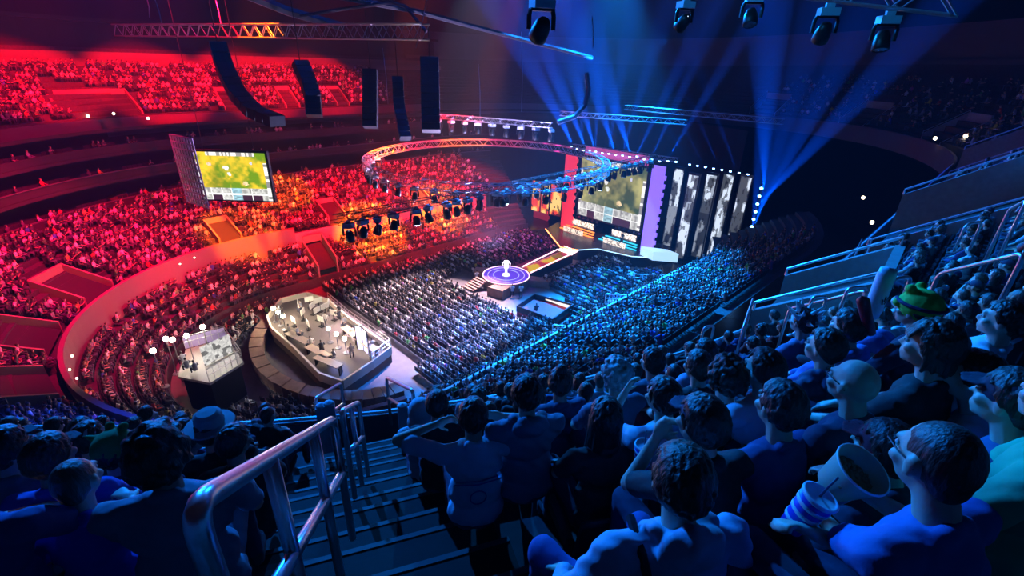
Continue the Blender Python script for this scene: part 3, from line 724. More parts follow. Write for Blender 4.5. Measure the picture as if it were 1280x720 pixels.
# lit equipment, desks
eq = [(388, 385, .9), (400, 390, 1.2), (408, 395, 1.0), (398, 400, 1.0), (392, 393, .9), (380, 400, .8), (412, 388, .8), (374, 388, .7), (386, 412, .6), (368, 408, .6), (402, 408, .7), (418, 400, .7)]
M_EQ = mat('equipment_white', (.95, .9, .82), .4)
for i, (u, v, h_) in enumerate(eq):
    c = pworld(u, v); r_ = empty('broadcast_monitor', c, .6 + .2 * i); tag(r_, 'white monitor on a stand in the brightly lit end of the broadcast platform', 'monitor', 'white monitors on the broadcast platform')
    m = MB(); m.box((0, 0, h_ + .15), (.85, .08, .55)); m.build('screen', M_EQ, r_)
    m = MB(); m.tube([(0, 0, 0), (0, 0, h_)], .05, 6); m.box((0, 0, .03), (.5, .4, .06)); m.build('stand', M_BLACK, r_)
for i, (u, v, u2, v2) in enumerate(((360, 415, 385, 428), (385, 432, 410, 446), (430, 408, 452, 425), (395, 445, 425, 458), (445, 420, 470, 438))):
    a_, b_ = pworld(u, v, Z1 + .75), pworld(u2, v2, Z1 + .75); r_ = empty('control_desk', (a_ + b_) / 2 - UP * .75); lb = ['near the lamp post', 'behind the violet screen', 'beside the handrail', 'at the edge facing the camera', 'under the violet screen'][i]
    tag(r_, 'long control desk on the broadcast platform ' + lb, 'desk', 'control desks on the broadcast platform')
    m = MB(); m.beam(a_, b_, .75, .06); par(m.build('desk_top', mat('desk_wood', (.5, .36, .25), .6)), r_)
    for e in (a_, b_): m = MB(); m.box(e - UP * .4, (.1, .6, .72)); par(m.build('leg', M_BLACK), r_)
for i, (u, v) in enumerate(((352, 400), (362, 420), (375, 428), (390, 436), (404, 446), (418, 452), (432, 415), (441, 422), (452, 432), (466, 438), (378, 395), (408, 405), (425, 400), (440, 445))):
    small_person(pworld(u, v), rng2.random() * 6, 'crew member working among the desks of the broadcast platform', [(.05, .05, .06), (.5, .45, .4), (.2, .2, .25), (.7, .65, .6)][i % 4], stand=i % 2 == 0, group='crew on the broadcast platform')
# violet-white lit backdrop screen
r_ = empty('curved_screen', pworld(455, 440)); tag(r_, 'violet-white glowing curved screen on the broadcast platform', 'screen')
pts = [pworld(447, 436), pworld(455, 438), pworld(461, 444), pworld(463, 453)]
m = MB()
for i in range(3): m.quad(pts[i], pts[i + 1], pts[i + 1] + UP * 2.4, pts[i] + UP * 2.4)
par(m.build('display', mat('violet_screen', (.5, .5, .8), .5, emit=(.75, .68, 1), es=1.2)), r_)
m = MB()
for i in range(3): m.beam(pts[i] + UP * 2.45, pts[i + 1] + UP * 2.45, .1, .1)
for p in pts: m.tube([p, p + UP * 2.45], .05, 5)
par(m.build('frame', M_BLACK), r_)
# lamps
def pole_lamp(p, h_, e, label, group, col=(1, .85, .6)):
    r_ = empty('lamp_post', p); tag(r_, label, 'lamp', group)
    m = MB(); m.tube([(0, 0, 0), (0, 0, h_)], .035, 6); m.lathe([(.3, 0), (.28, .05), (.05, .08)], 10); m.build('pole', M_ALU, r_)
    m = MB(); m.lathe([(.02, h_ - .02), (.16, h_ + .04), (.2, h_ + .17), (.16, h_ + .3), (.02, h_ + .36)], 12); m.build('bulb', glow('bulb_warm', col, 30), r_, True)
    l_ = bpy.data.lights.new('post_lamp', 'POINT'); l_.energy = e; l_.color = col; l_.shadow_soft_size = .25; o = bpy.data.objects.new('post_lamp', l_); C.objects.link(o); o.location = p + UP * (h_ + .7)
for u, v in ((345, 394), (351, 399), (357, 404)): pole_lamp(pworld(u, v + 8), 1.3, 260, 'round warm lamp on a short post at the curved end of the broadcast platform', 'lamps at the curved end')
for u, v in ((413, 420), (423, 427), (433, 433)): pole_lamp(pworld(u, v + 8), 1.3, 200, 'round warm lamp on a short post in the middle of the broadcast platform', 'lamps in the middle of the platform')
lamp('work_light', pworld(398, 398) + UP * 7, pworld(398, 396), (1, .85, .65), 2600, 60)
lamp('work_light', pworld(430, 440) + UP * 8, pworld(432, 436), (.8, .7, 1), 1500, 80)
# curved stone-block wall round it
mb = MB()
c0 = (17.3, 38.6)
for k in range(26):
    a0 = math.radians(128 + 134 * k / 26); a1 = math.radians(128 + 134 * (k + .93) / 26)
    for r0, r1, z0, z1 in ((7.6, 8.7, 0, 1.0 + .06 * (k % 2)),):
        q_ = [(c0[0] + r0 * math.cos(a0), c0[1] + r0 * 1.25 * math.sin(a0)), (c0[0] + r0 * math.cos(a1), c0[1] + r0 * 1.25 * math.sin(a1)), (c0[0] + r1 * math.cos(a1), c0[1] + r1 * 1.25 * math.sin(a1)), (c0[0] + r1 * math.cos(a0), c0[1] + r1 * 1.25 * math.sin(a0))]
        mb.prism([st(*p) for p in q_], z0, z1)
tag(mb.build('curved_block_wall', M_BROWN), 'low curved wall of pinkish stone blocks round the broadcast platform', 'wall', kind='structure')
# second lit platform
out2 = [(222, 470), (232, 436), (283, 422), (304, 452), (262, 478)]
Z2 = 3.2
t = empty('presenter_platform', at(262, 455, 2)); tag(t, 'small white-lit platform with violet side drape in the lower rows', 'platform')
P = [at(u, v, Z2) for u, v in out2]
m = MB(); m.prism([(p.x, p.y) for p in P], Z2 - .25, Z2 - .05); par(m.build('deck', mat('pale_carpet', (.4, .37, .34), .8)), t)
cen = sum(P, Vector()) / 5; m = MB(); m.prism([(p.lerp(cen, .12).x, p.lerp(cen, .12).y) for p in P], 0, Z2 - .26); par(m.build('base', M_BLACK), t)
m = MB()
for i in (1, 2, 3):
    a_, b_ = P[i], P[(i + 1) % 5]
    m.tube([a_ + UP * 1.1, b_ + UP * 1.1], .03, 5); m.tube([a_ + UP * .6, b_ + UP * .6], .02, 5)
    for k in range(7): q_ = a_.lerp(b_, k / 6); m.tube([q_, q_ + UP * 1.1], .02, 4)
par(m.build('handrail', M_STEEL), t)
m = MB(); m.quad(P[1], P[2], P[2] + UP * 1.0, P[1] + UP * 1.0); par(m.build('side_drape', mat('violet_drape', (.5, .4, .8), .7)), t)
m = MB(); q0, q1 = at(256, 458, Z2), at(292, 440, Z2)
def bw(u, v): return np.array([1, .97, .92]) * (1 if vnoise(u * 7, v * 5, 41) > .42 else .25) * (.5 + .5 * vnoise(u * 20, v * 14, 44))
d_ = q1 - q0; L = d_.length
par(image_mesh('glowing_print_backdrop', q0, d_, UP, L, 1.7, 36, 18, bw, .9), t)  # backdrop print emits by itself, the white light on it is put in
for u, v in ((236, 465), (246, 468), (231, 457)): small_person(at(u, v, Z2), 1, 'crew member in grey at the desk on the small white-lit platform', (.4, .4, .42), False, 'crew on the small platform')
lamp('work_light', at(258, 452, Z2) + UP * 5, at(262, 455, Z2), (1, .95, .9), 1500, 60)
for i, (u, v) in enumerate(((192, 441), (208, 426), (216, 427), (234, 422), (254, 411))):
    zb = 2.2; h_ = 3.0; p0 = at(u, v, zb + h_); lb = ['farthest from the small white platform', 'second from the outer end', 'middle one of the row', 'fourth from the outer end', 'nearest the small white platform'][i]
    pole_lamp(Vector((p0.x, p0.y, zb)), h_, 60, 'bright lamp on a tall pole above the lower rows, ' + lb, 'tall pole lamps')
# rails across the seating mouths
def rail_line(a_, b_, n_, label, h_=.9, r_=.035, m_=M_STEEL, group=None, double=True):
    r0 = empty('guard_rail', a_); tag(r0, label, 'railing', group)
    m = MB(); m.tube([a_ + UP * h_, b_ + UP * h_], r_, 6)
    if double: m.tube([a_ + UP * h_ * .55, b_ + UP * h_ * .55], r_ * .7, 6)
    par(m.build('rail', m_), r0)
    m = MB()
    for k in range(n_ + 1): q_ = a_.lerp(b_, k / n_); m.tube([q_, q_ + UP * h_], r_ * .8, 6)
    par(m.build('post', m_), r0); return r0
M_RAILLIT = mat('white_rail', (.85, .85, .9), .4)
for i, (a_, b_) in enumerate((((797, 378), (872, 383)), ((756, 379), (792, 381)))): rail_line(at(*a_, 4.2), at(*b_, 4.2), 8, 'pale double rail crossing the blue-lit near seats farther from the camera', 1.0, .05, M_RAILLIT, 'pale rails farther off')
for i, (a_, b_) in enumerate((((690, 419), (740, 424)), ((748, 424), (806, 433)))): rail_line(at(*a_, 4.2), at(*b_, 4.2), 8, 'pale double rail crossing the blue-lit near seats closer to the camera', 1.0, .05, M_RAILLIT, 'pale rails closer')
for i, (a_, b_) in enumerate((((785, 351), (815, 353)), ((820, 352), (845, 354)), ((850, 353), (885, 355)), ((890, 353), (925, 352)))): rail_line(at(*a_, .5), at(*b_, .5), 4, 'low pale barrier on the dark floor in front of the tall picture panels', 1.0, .05, M_RAILLIT, 'floor barriers')
# boards between floor and near tier
# ------------------------------------------------------------------ rigging
def truss(name, pts, size, label, n_bay=1.0, m_=M_ALU, closed=False, group=None):
    r0 = empty(name, Vector(pts[0])); tag(r0, label, 'truss', group)
    ch = MB(); la = MB(); n = len(pts); N_ = n if closed else n - 1
    def fr(i):
        a_, b_ = Vector(pts[i]), Vector(pts[(i + 1) % n]); d_ = (b_ - a_).normalized(); x = d_.cross(UP).normalized(); return a_, b_, x
    h = size / 2
    for i in range(N_):
        a_, b_, x = fr(i)
        for sx in (-h, h):
            for sz in (-h, h): ch.tube([a_ + x * sx + UP * sz, b_ + x * sx + UP * sz], size * .06, 5, False)
        L = (b_ - a_).length; k = max(1, round(L / (size * n_bay)))
        for j in range(k):
            p = a_.lerp(b_, j / k); q_ = a_.lerp(b_, (j + 1) / k); f_ = 1 if j % 2 else -1
            for sx in (-h, h): la.tube([p + x * sx + UP * h * f_, q_ + x * sx - UP * h * f_], size * .035, 4, False)
            for sz in (-h, h): la.tube([p + x * h * f_ + UP * sz, q_ - x * h * f_ + UP * sz], size * .035, 4, False)
    par(ch.build('chord', m_), r0); par(la.build('lattice', m_), r0); return r0
def moving_head(scale, lit, tilt, label, loc, rz, group=None, beamcol=None):
    r0 = empty('moving_head_light', loc, rz); r0.scale = (scale,) * 3; tag(r0, label, 'stage light', group)
    m = MB(); m.box((0, 0, -.09), (.44, .36, .18)); m.box((0, 0, .05), (.2, .12, .12)); m.build('base', mat('fixture_shell', (.45, .5, .55), .4), r0)
    m = MB(); m.tube([(-.24, 0, -.2), (-.27, 0, -.3), (-.27, 0, -.56)], [.045, .05, .05], 8); m.tube([(.24, 0, -.2), (.27, 0, -.3), (.27, 0, -.56)], [.045, .05, .05], 8); m.box((0, 0, -.2), (.52, .14, .05)); m.build('yoke', M_BLACK, r0)
    R_ = Matrix.Translation((0, 0, -.55)) @ Matrix.Rotation(tilt, 4, 'X')
    m = MB(); m.lathe([(.02, .24), (.12, .22), (.17, .1), (.19, -.05), (.2, -.22), (.18, -.24)], 16, R_); m.build('head', M_BLACK, r0, True)
    m = MB(); m.lathe([(.178, -.225), (.1, -.25), (0.001, -.26)], 16, R_); m.build('lens', glow('lens_glow', (.45, .7, 1), lit) if lit else mat('lens_dark', (.3, .35, .4), .05, metal=.5), r0)
    return r0
p_lit = None
# straight truss along the hall with a row of heads
TZ = 15.0
truss('lighting_truss', [st(13.5, 30.6, TZ), st(54.5, 30.2, TZ)], .6, 'long straight lighting truss crossing in front of the main screen', m_=M_BLACK)
heads = [moving_head(1.6, 40, .3, 'moving light hanging from the long straight truss', st(14.3, 30.4, TZ - .35), 0, 'lights along the straight truss')]
k = 0; s_ = 14.3
while s_ < 53:
    s_ += [1.1, 1.1, 1.4, 1.9, 1.2, 1.7][k % 6]; k += 1
    d = dup(heads[0], st(s_, 30.4 + .1 * (k % 2), TZ - .35), (0, 0, k * .9))
    if k not in (2, 4, 5, 11, 13, 20):
        for ch in d.children:
            if ch.name.startswith('lens'):
                ch.data = ch.data.copy(); ch.data.materials[0] = mat('lens_dark', (.3, .35, .4), .05, metal=.5)
# round truss
rp = [st(35.5 + 12.8 * math.cos(2 * math.pi * i / 40), 39.8 + 12.8 * math.sin(2 * math.pi * i / 40), 15.2) for i in range(40)]
truss('ring_truss', rp, .75, 'large ring-shaped truss hanging over the round platform', closed=True)
lamp('added_truss_fill', st(35, 38, 5), st(33, 38, 15), (.6, .5, 1), 90000, 120)  # added spot without a fixture, only brightens the ring truss from below
proto = moving_head(1.4, 40, .2, 'moving light hanging under the ring-shaped truss', rp[20] - UP * .4, 0, 'lights under the ring truss')
for i in list(range(14, 20)) + list(range(21, 33)):
    d = dup(proto, rp[i] - UP * .4, (0, 0, i * .7))
    if i % 4:
        for ch in d.children:
            if ch.name.startswith('lens'): ch.data = ch.data.copy(); ch.data.materials[0] = mat('lens_dark', (.3, .35, .4), .05, metal=.5)
# top-left truss
a_ = dep(148, 38, 46); r_ = ray(532, 40); kz = (a_.z - H) / r_[2]; b_ = Vector((r_[0] * kz, r_[1] * kz, a_.z))
truss('lighting_truss', [a_, b_], .95, 'dark truss with blue glints high above the red upper stand', n_bay=.7)
# far truss with lamps, over the far end
for (u0, v0, u1, v1, z_, lb) in ((548, 152, 690, 149, 19, 'distant dark truss with hanging lamps beyond the speaker columns'), (700, 148, 860, 146, 19, 'distant truss of small lights over the stage back'), (780, 152, 985, 130, 19.5, 'thin blue-white truss line above the tall picture panels')):
    A_, B_ = dep(u0, v0, 58), dep(u1, v1, 52 if u1 < 900 else 46); A_.z = B_.z = (A_.z + B_.z) / 2
    truss('lighting_truss', [A_, B_], .5, lb, m_=M_ALU)
    if u0 == 548:
        pr = moving_head(1.6, 40, 0, 'moving light hanging from the distant truss beyond the speaker columns', A_ - UP * .4, 0, 'lights on the distant truss')
        for k in range(1, 9): dup(pr, A_.lerp(B_, k / 8) - UP * .4, (0, 0, k))
# bright row over the main screen
tr0, tr1 = st(58.6, 46.5, 13.9), st(58.6, 29.5, 14.3)
truss('lighting_truss', [tr0, tr1], .5, 'bright row truss running along the top of the main screen')
M_BR = glow('bright_lamp', (.25, .5, 1), 14)
pr = empty('row_lamp', tr0 - UP * .1 - SV * .5); tag(pr, 'small very bright lamp in the row along the top of the main screen', 'lamp', 'bright row lamps')
m = MB(); m.lathe([(.05, .1), (.13, .05), (.13, -.1)], 8); m.build('housing', M_BLACK, pr)
m = MB(); m.lathe([(.001, -.14), (.14, -.1), (.15, .02), (.001, .08)], 10); m.build('lens', M_BR, pr, True)
for k in range(1, 16): dup(pr, tr0.lerp(tr1, k / 15) - UP * (.1 + .3 * hsh(k, 2)) - SV * .5)
# lamps over the picture panels
for k, (u, v) in enumerate(((844, 211), (852, 212), (860, 213), (868, 214), (878, 217), (890, 218), (903, 221), (915, 223))):
    dup(pr, st(65.6, 31.2 - k * 1.15, 12.75), None, 'small bright blue lamp above the tall picture panels', 'lamps over the picture panels')
t = empty('lamp_column', st(64.5, 20.7, 0)); tag(t, 'upright column of nine bright blue lamps right of the picture panels', 'lamp column')
m = MB(); m.tube([(0, 0, 0), (0, 0, 12.2)], .12, 8); m.box((0, 0, .1), (1, 1, .2)); m.build('mast', M_BLACK, t)
for k in range(9):
    m = MB(); z_ = 3.6 + k * 1.0; m.lathe([(.001, -.2), (.17, -.1), (.2, .05), (.001, .2)], 10, Matrix.Translation((-.25, -.35, z_))); m.build('lamp', glow('column_lamp', (.12, .4, 1), 14), t, True)
# the light these lamps throw through the haze
def beam(a_, b_, watts, ang, col=(.0, .10, 1)): lamp('beam_spot_light', a_, b_, col, watts, ang, .08, .4)
for k, (u, v) in enumerate(((600, -40), (635, -60), (668, -80), (700, -30), (730, 20))):
    a_ = tr0.lerp(tr1, [.02, .15, .25, .45, .6][k]) - SV * .6 + UP * .3; beam(a_, dep(u, v, 44), BEAMW, 9)
for k, (u, v) in enumerate(((985, -20), (1040, -40), (1090, 0), (1150, 40), (960, 30))):
    beam(st(64.1, 20.3, 5 + 1.6 * k), dep(u, v, 40), BEAMW * .7, 9)
for k in range(0, 16, 2):
    a_ = tr0.lerp(tr1, k / 15) - SV * .7; beam(a_, a_ + Vector((-6 + k * .8, -12, 16 + (k * 7 % 5) * 2)), BEAMW * .5, 7, (.0, .10, 1))
for k in range(0, 8, 2):
    a_ = st(65, 31.2 - k * 1.15, 12.9); beam(a_, a_ + Vector((-10, 2 - k, 14)), BEAMW * .2, 5)
# speaker columns
M_SPK = mat('speaker_black', (.02, .02, .03), .6)
def speaker_column(path, w_, n_, label):
    P_ = [dep(*p) for p in path]; r0 = empty('speaker_column', P_[0]); tag(r0, label, 'loudspeaker', 'hanging speaker columns')
    L = [0]
    for i in range(len(P_) - 1): L.append(L[-1] + (P_[i + 1] - P_[i]).length)
    def pt(x):
        for i in range(len(P_) - 1):
            if x <= L[i + 1] + 1e-6: return P_[i].lerp(P_[i + 1], (x - L[i]) / (L[i + 1] - L[i]))
        return P_[-1]
    h_ = L[-1] / n_
    for k in range(n_):
        a_, b_ = pt(k * h_), pt((k + .9) * h_); m = MB(); m.beam(a_, b_, w_, w_ * .6); par(m.build('cabinet', M_SPK), r0)
        m = MB(); 
    m = MB(); m.tube([P_[0], P_[0] + UP * 12], .04, 5); par(m.build('hoist_chain', M_BLACK), r0)
speaker_column([(272, 55, 34), (282, 88, 34), (297, 118, 33), (318, 140, 32), (348, 152, 31)], 1.1, 12, 'curved hanging speaker column over the red upper stand, sweeping toward the hung screen')
speaker_column([(375, 78, 36), (384, 100, 36), (391, 122, 36), (393, 146, 36)], 1.1, 9, 'bent hanging speaker column in front of the red band wall')
speaker_column([(463, 88, 40), (463, 160, 40)], 1.15, 9, 'straight dark blue speaker column where the red stand fades out')
speaker_column([(497, 97, 40), (499, 135, 40), (507, 174, 39)], .9, 10, 'narrow slightly bent speaker column between two straight ones')
speaker_column([(537, 74, 40), (539, 165, 40)], 1.5, 10, 'widest straight speaker column nearest the blue beams')
# big dark fixtures near the camera
nears = [(678, -2, 7.5, 1.25, .9, 'large dark lamp head cut by the top edge beside the blue beams', 0), (858, 2, 9, 1.0, .9, 'hanging lamp with a bright blue lens pointing down at the stage', 40), (944, -6, 8.5, 1.0, -.5, 'hanging lamp with a warm lens, between the bright lens and the twin lamps', 0), (1037, 10, 7.5, 1.0, .6, 'tilted hanging lamp, the farther left of the twin lamps', 0), (1112, 20, 7.5, 1.0, -.3, 'tilted hanging lamp, the farther right of the twin lamps', 0)]
for u, v, d_, sc, tl, lb, lit in nears:
    moving_head(sc * .62, lit, tl, lb, dep(u, v, d_), .35 if u < 900 else -.2, 'large lamps hung near the camera')
truss('lighting_truss', [dep(900, -30, 9.5), dep(1200, 0, 7)], .4, 'dark truss along the top edge carrying the twin lamps')
beam(dep(840, 42, 9), dep(700, 150, 25), 60000, 16, (.01, .2, 1))
beam(dep(947, 50, 8.5), dep(905, 190, 22), 20000, 12)
l_ = bpy.data.lights.new('rig_light', 'SPOT'); 
lamp('rig_light', dep(1000, 150, 3) + Vector((-2, 4, 4)), dep(1050, 15, 7.5), (.02, .35, 1), 900, 60)
# cables and roof tubes
def cable(pts, r, label, m_, group=None):
    m = MB(); m.tube(pts, r, 6); o = m.build('hanging_cable', m_); tag(o, label, 'cable', group); return o
M_TUBE = mat('roof_tube_paint', (.03, .022, .035), .5)
cable([dep(733, 92, 40), dep(736, 112, 40), dep(731, 132, 40), dep(718, 146, 40), dep(697, 153, 40)], .22, 'thick looping cable caught in the blue beams', mat('loop_cable', (.12, .14, .2), .5))
cable([dep(375, 20, 36), dep(430, 11, 36), dep(490, 3, 36), dep(507, 8, 36), dep(520, 24, 36), dep(533, 40, 36)], .13, 'pinkish bent roof tube near the end of the glinting truss', M_TUBE)
cable([dep(300, -10, 34), dep(360, 14, 36), dep(430, 34, 38)], .35, 'broad bluish roof member slanting over the glinting truss', M_TUBE)
cable([dep(390, -10, 34), dep(520, 14, 38), dep(640, 46, 44), dep(740, 72, 50)], .2, 'long roof tube slanting down to the blue beams', M_TUBE)
for k, (u0, v0, u1, v1, d_) in enumerate(((183, -5, 187, 22, 30), (192, -5, 202, 28, 30), (268, -5, 276, 30, 34), (533, 0, 520, 60, 30), (598, 80, 600, 150, 45), (652, 40, 652, 140, 45), (478, 60, 485, 130, 38), (740, 20, 741, 60, 30))):
    cable([dep(u0, v0, d_), dep((u0 + u1) / 2 + 1, (v0 + v1) / 2, d_), dep(u1, v1, d_)], .03, 'thin cable hanging from the dark roof', M_ALU, 'thin hanging cables')

# small lamps fixed about the hall
def bulb(p, r_, label, group=None, col=(1, .8, .55), s=12):
    r0 = empty('wall_lamp', p, 0, label, 'lamp', group)
    m = MB(); m.lathe([(.001, r_), (r_ * .6, r_ * .8), (r_, 0), (r_ * .6, -r_ * .8), (.001, -r_)], 10); m.build('bulb', glow('wall_bulb', col, s), r0, True)
    m = MB(); m.box((0, r_ * .9, 0), (r_ * 1.6, r_ * .5, r_ * 1.6)); m.build('bracket', M_BLACK, r0)
for u, v, d_, lb in ((1173, 269, 24, 'bright warm lamp inside the far stair mouth at the right'), (1169, 173, 46, 'warm lamp low in the dark far corner, the brighter of a pair'), (1207, 170, 44, 'warm lamp low in the dark far corner, the dimmer of a pair'), (1079, 247, 48, 'lone warm lamp in the dark corner beyond the seating'), (1090, 278, 42, 'warm lamp just above the distant aisle handrails')):
    bulb(dep(u, v, d_), .16 if d_ > 30 else .2, lb)
for u, v in ((72, 74), (100, 74), (124, 75)): bulb(dep(u, v, 74), .4, 'small bright lamp on the red band wall above the upper stand', 'lamps on the red band wall')
for u, v in ((110, 145), (142, 142), (185, 148)): bulb(dep(u, v, 55), .14, 'small lamp in the wide stair mouth of the upper stand', 'lamps in the wide stair mouth')
for u, v in ((90, 445), (87, 462), (96, 473), (93, 508), (225, 330), (243, 322)): bulb(dep(u, v, 30 if u < 100 else 48), .07, 'tiny lamp along the curved red wall in front of the middle seats', 'tiny lamps along the curved wall')
for k, (u, v, d_) in enumerate(((52, 272, 48), (145, 250, 54), (222, 232, 60))):
    p = dep(u, v, d_); m = MB(); a_ = dep(u - 20, v - 6, d_); b_ = dep(u + 24, v + 24, d_ - 1); c_ = dep(u + 4, v - 12, d_ + 1)
    n_ = Vector((.3, .5, 0)); m.add([a_, c_, b_, p + (p - c_) * .2, a_ + n_, c_ + n_, b_ + n_, p + (p - c_) * .2 + n_], [(0, 1, 2, 3), (7, 6, 5, 4), (0, 4, 5, 1), (1, 5, 6, 2), (2, 6, 7, 3), (3, 7, 4, 0)])
    o = m.build('camera_fin', mat('fin_cloth', (.14, .13, .06), .8)); tag(o, 'greenish pointed fin on the suite front, ' + ['farthest from the hung screen', 'middle one of three', 'nearest the hung screen'][k], 'fin', 'greenish fins')
# ------------------------------------------------------------------ people near the camera: one smooth body each, with clothes, hair and things of their own
def _sph(u, v):
    V = [(0, 0, 1)] + [(math.sin(math.pi * j / v) * math.cos(2 * math.pi * i / u), math.sin(math.pi * j / v) * math.sin(2 * math.pi * i / u), math.cos(math.pi * j / v)) for j in range(1, v) for i in range(u)] + [(0, 0, -1)]
    Fc = [(0, 1 + i, 1 + (i + 1) % u) for i in range(u)]
    for j in range(v - 2):
        for i in range(u):
            a, b = 1 + j * u + i, 1 + j * u + (i + 1) % u; Fc += [(a, a + u, b + u), (a, b + u, b)]
    k = len(V) - 1; o = 1 + (v - 2) * u; Fc += [(o + i, k, o + (i + 1) % u) for i in range(u)]
    return np.array(V), np.array(Fc, np.int32)
_SA, _SB, _SC = _sph(14, 9), _sph(10, 8), _sph(8, 6)
def prim_mesh(prims):
    """closed triangles: ellipsoids, and limbs whose two round ends differ in size"""
    VV = []; FF = []; off = 0; many = len(prims) > 90
    for p in prims:
        if p[0] == 'e':
            _, c, r, R_ = p; V, Fc = _SC if many else _SA; V = V * np.array(r)
            if R_ is not None: V = V @ np.array([list(q) for q in R_.to_3x3()]).T
            V = V + np.array(c)
        else:
            _, a, b, ra, rb = p; a = Vector(a); b = Vector(b); d = b - a; L = d.length
            V, Fc = _SC if many else _SB; up_ = V[:, 2] > 1e-6; mid_ = np.abs(V[:, 2]) <= 1e-6
            Rq = np.array([list(q) for q in (d.to_track_quat('Z', 'Y').to_matrix() if L > 1e-6 else Matrix.Identity(3))])
            V = V * np.where(up_, rb, ra)[:, None]; V = V + np.outer(up_, [0, 0, L]); V = V @ Rq.T + np.array(a)
        VV.append(V); FF.append(Fc + off); off += len(V)
    V = np.concatenate(VV).astype(np.float32); Fc = np.concatenate(FF); me = bpy.data.meshes.new('tmp')
    me.vertices.add(len(V)); me.vertices.foreach_set('co', V.ravel()); me.loops.add(Fc.size); me.loops.foreach_set('vertex_index', Fc.ravel().astype(np.int32))
    me.polygons.add(len(Fc)); me.polygons.foreach_set('loop_start', np.arange(0, Fc.size, 3, dtype=np.int32)); me.update(calc_edges=True); return me
WORK = bpy.data.scenes.new('workshop')
def blob(name, prims, vox=.01, smooth=5, folds=0.0, m=None, seed=0, fscale=1.0):
    me = prim_mesh(prims); o = bpy.data.objects.new('tmp', me); WORK.collection.objects.link(o)
    r = o.modifiers.new('r', 'REMESH'); r.mode = 'VOXEL'; r.voxel_size = vox; r.use_smooth_shade = True
    if smooth: s_ = o.modifiers.new('s', 'SMOOTH'); s_.factor = .5; s_.iterations = smooth
    with bpy.context.temp_override(scene=WORK, view_layer=WORK.view_layers[0]):
        dg = bpy.context.evaluated_depsgraph_get(); out_ = bpy.data.meshes.new_from_object(o.evaluated_get(dg), depsgraph=dg)
    bpy.data.objects.remove(o); bpy.data.meshes.remove(me); out_.name = name
    if folds:
        n = len(out_.vertices); co = np.empty(n * 3, np.float32); no = np.empty(n * 3, np.float32)
        out_.vertices.foreach_get('co', co); out_.vertices.foreach_get('normal', no); co = co.reshape(-1, 3); no = no.reshape(-1, 3)
        x, y, z = co[:, 0] + seed * .37, co[:, 1] + seed * .11, co[:, 2]
        f = np.sin(x * 31 * fscale + 5 * np.sin(z * 13 + y * 9)) * .5 + np.sin(z * 38 * fscale + 6 * np.sin(x * 11 + 1.7)) * .4 + np.sin((x + z) * 62 + 4 * np.sin(y * 23)) * .25
        co += no * (f * folds)[:, None]; out_.vertices.foreach_set('co', co.ravel())
    out_.polygons.foreach_set('use_smooth', [True] * len(out_.polygons)); out_.materials.clear(); out_.materials.append(m); out_.update(); return out_
def V3(*a): return Vector(a)
def hand_prims(wr, d, nrm, sgn, curl=.6):
    """palm, five fingers of unequal length with bends, thumb from the side of the palm; nrm: the way the palm faces"""
    d = d.normalized(); nrm = (nrm - d * nrm.dot(d)).normalized(); sd = d.cross(nrm) * sgn    # towards the thumb
    Rm = Matrix((sd, d, nrm)).transposed(); P = [('e', wr + d * .045, (.04, .052, .017), Rm)]
    for i, (o, L) in enumerate(((.029, .072), (.010, .080), (-.010, .074), (-.028, .058))):
        b = wr + d * .085 + sd * o; dd = (d + sd * o * 1.5).normalized(); p0 = b
        for j, (fr, ra, rb) in enumerate(((.45, .0095, .009), (.32, .009, .008), (.23, .008, .007))):
            an = curl * (.6 + .75 * j) * (1 + .08 * i); q = Matrix.Rotation(an * .62, 3, dd.cross(nrm)) if False else None
            v = (dd * math.cos(an * (.5 + .5 * j)) + nrm * math.sin(an * (.5 + .5 * j))).normalized(); p1 = p0 + v * L * fr; P.append(('c', p0, p1, ra, rb)); p0 = p1
    t0 = wr + d * .02 + sd * .03; t1 = t0 + (d * .6 + sd * .7 + nrm * .25).normalized() * .04; t2 = t1 + (d * .85 + sd * .3 + nrm * (.3 + .5 * curl)).normalized() * .03
    P += [('c', t0, t1, .013, .011), ('c', t1, t2, .011, .009)]
    return P
def ik(S, T, a, b, hint):
    d = T - S; L = min(d.length, (a + b) * .995); u = d.normalized(); x = (a * a - b * b + L * L) / (2 * L); h = math.sqrt(max(1e-6, a * a - x * x))
    hp = (hint - u * hint.dot(u)).normalized(); return S + u * x + hp * h, S + u * L
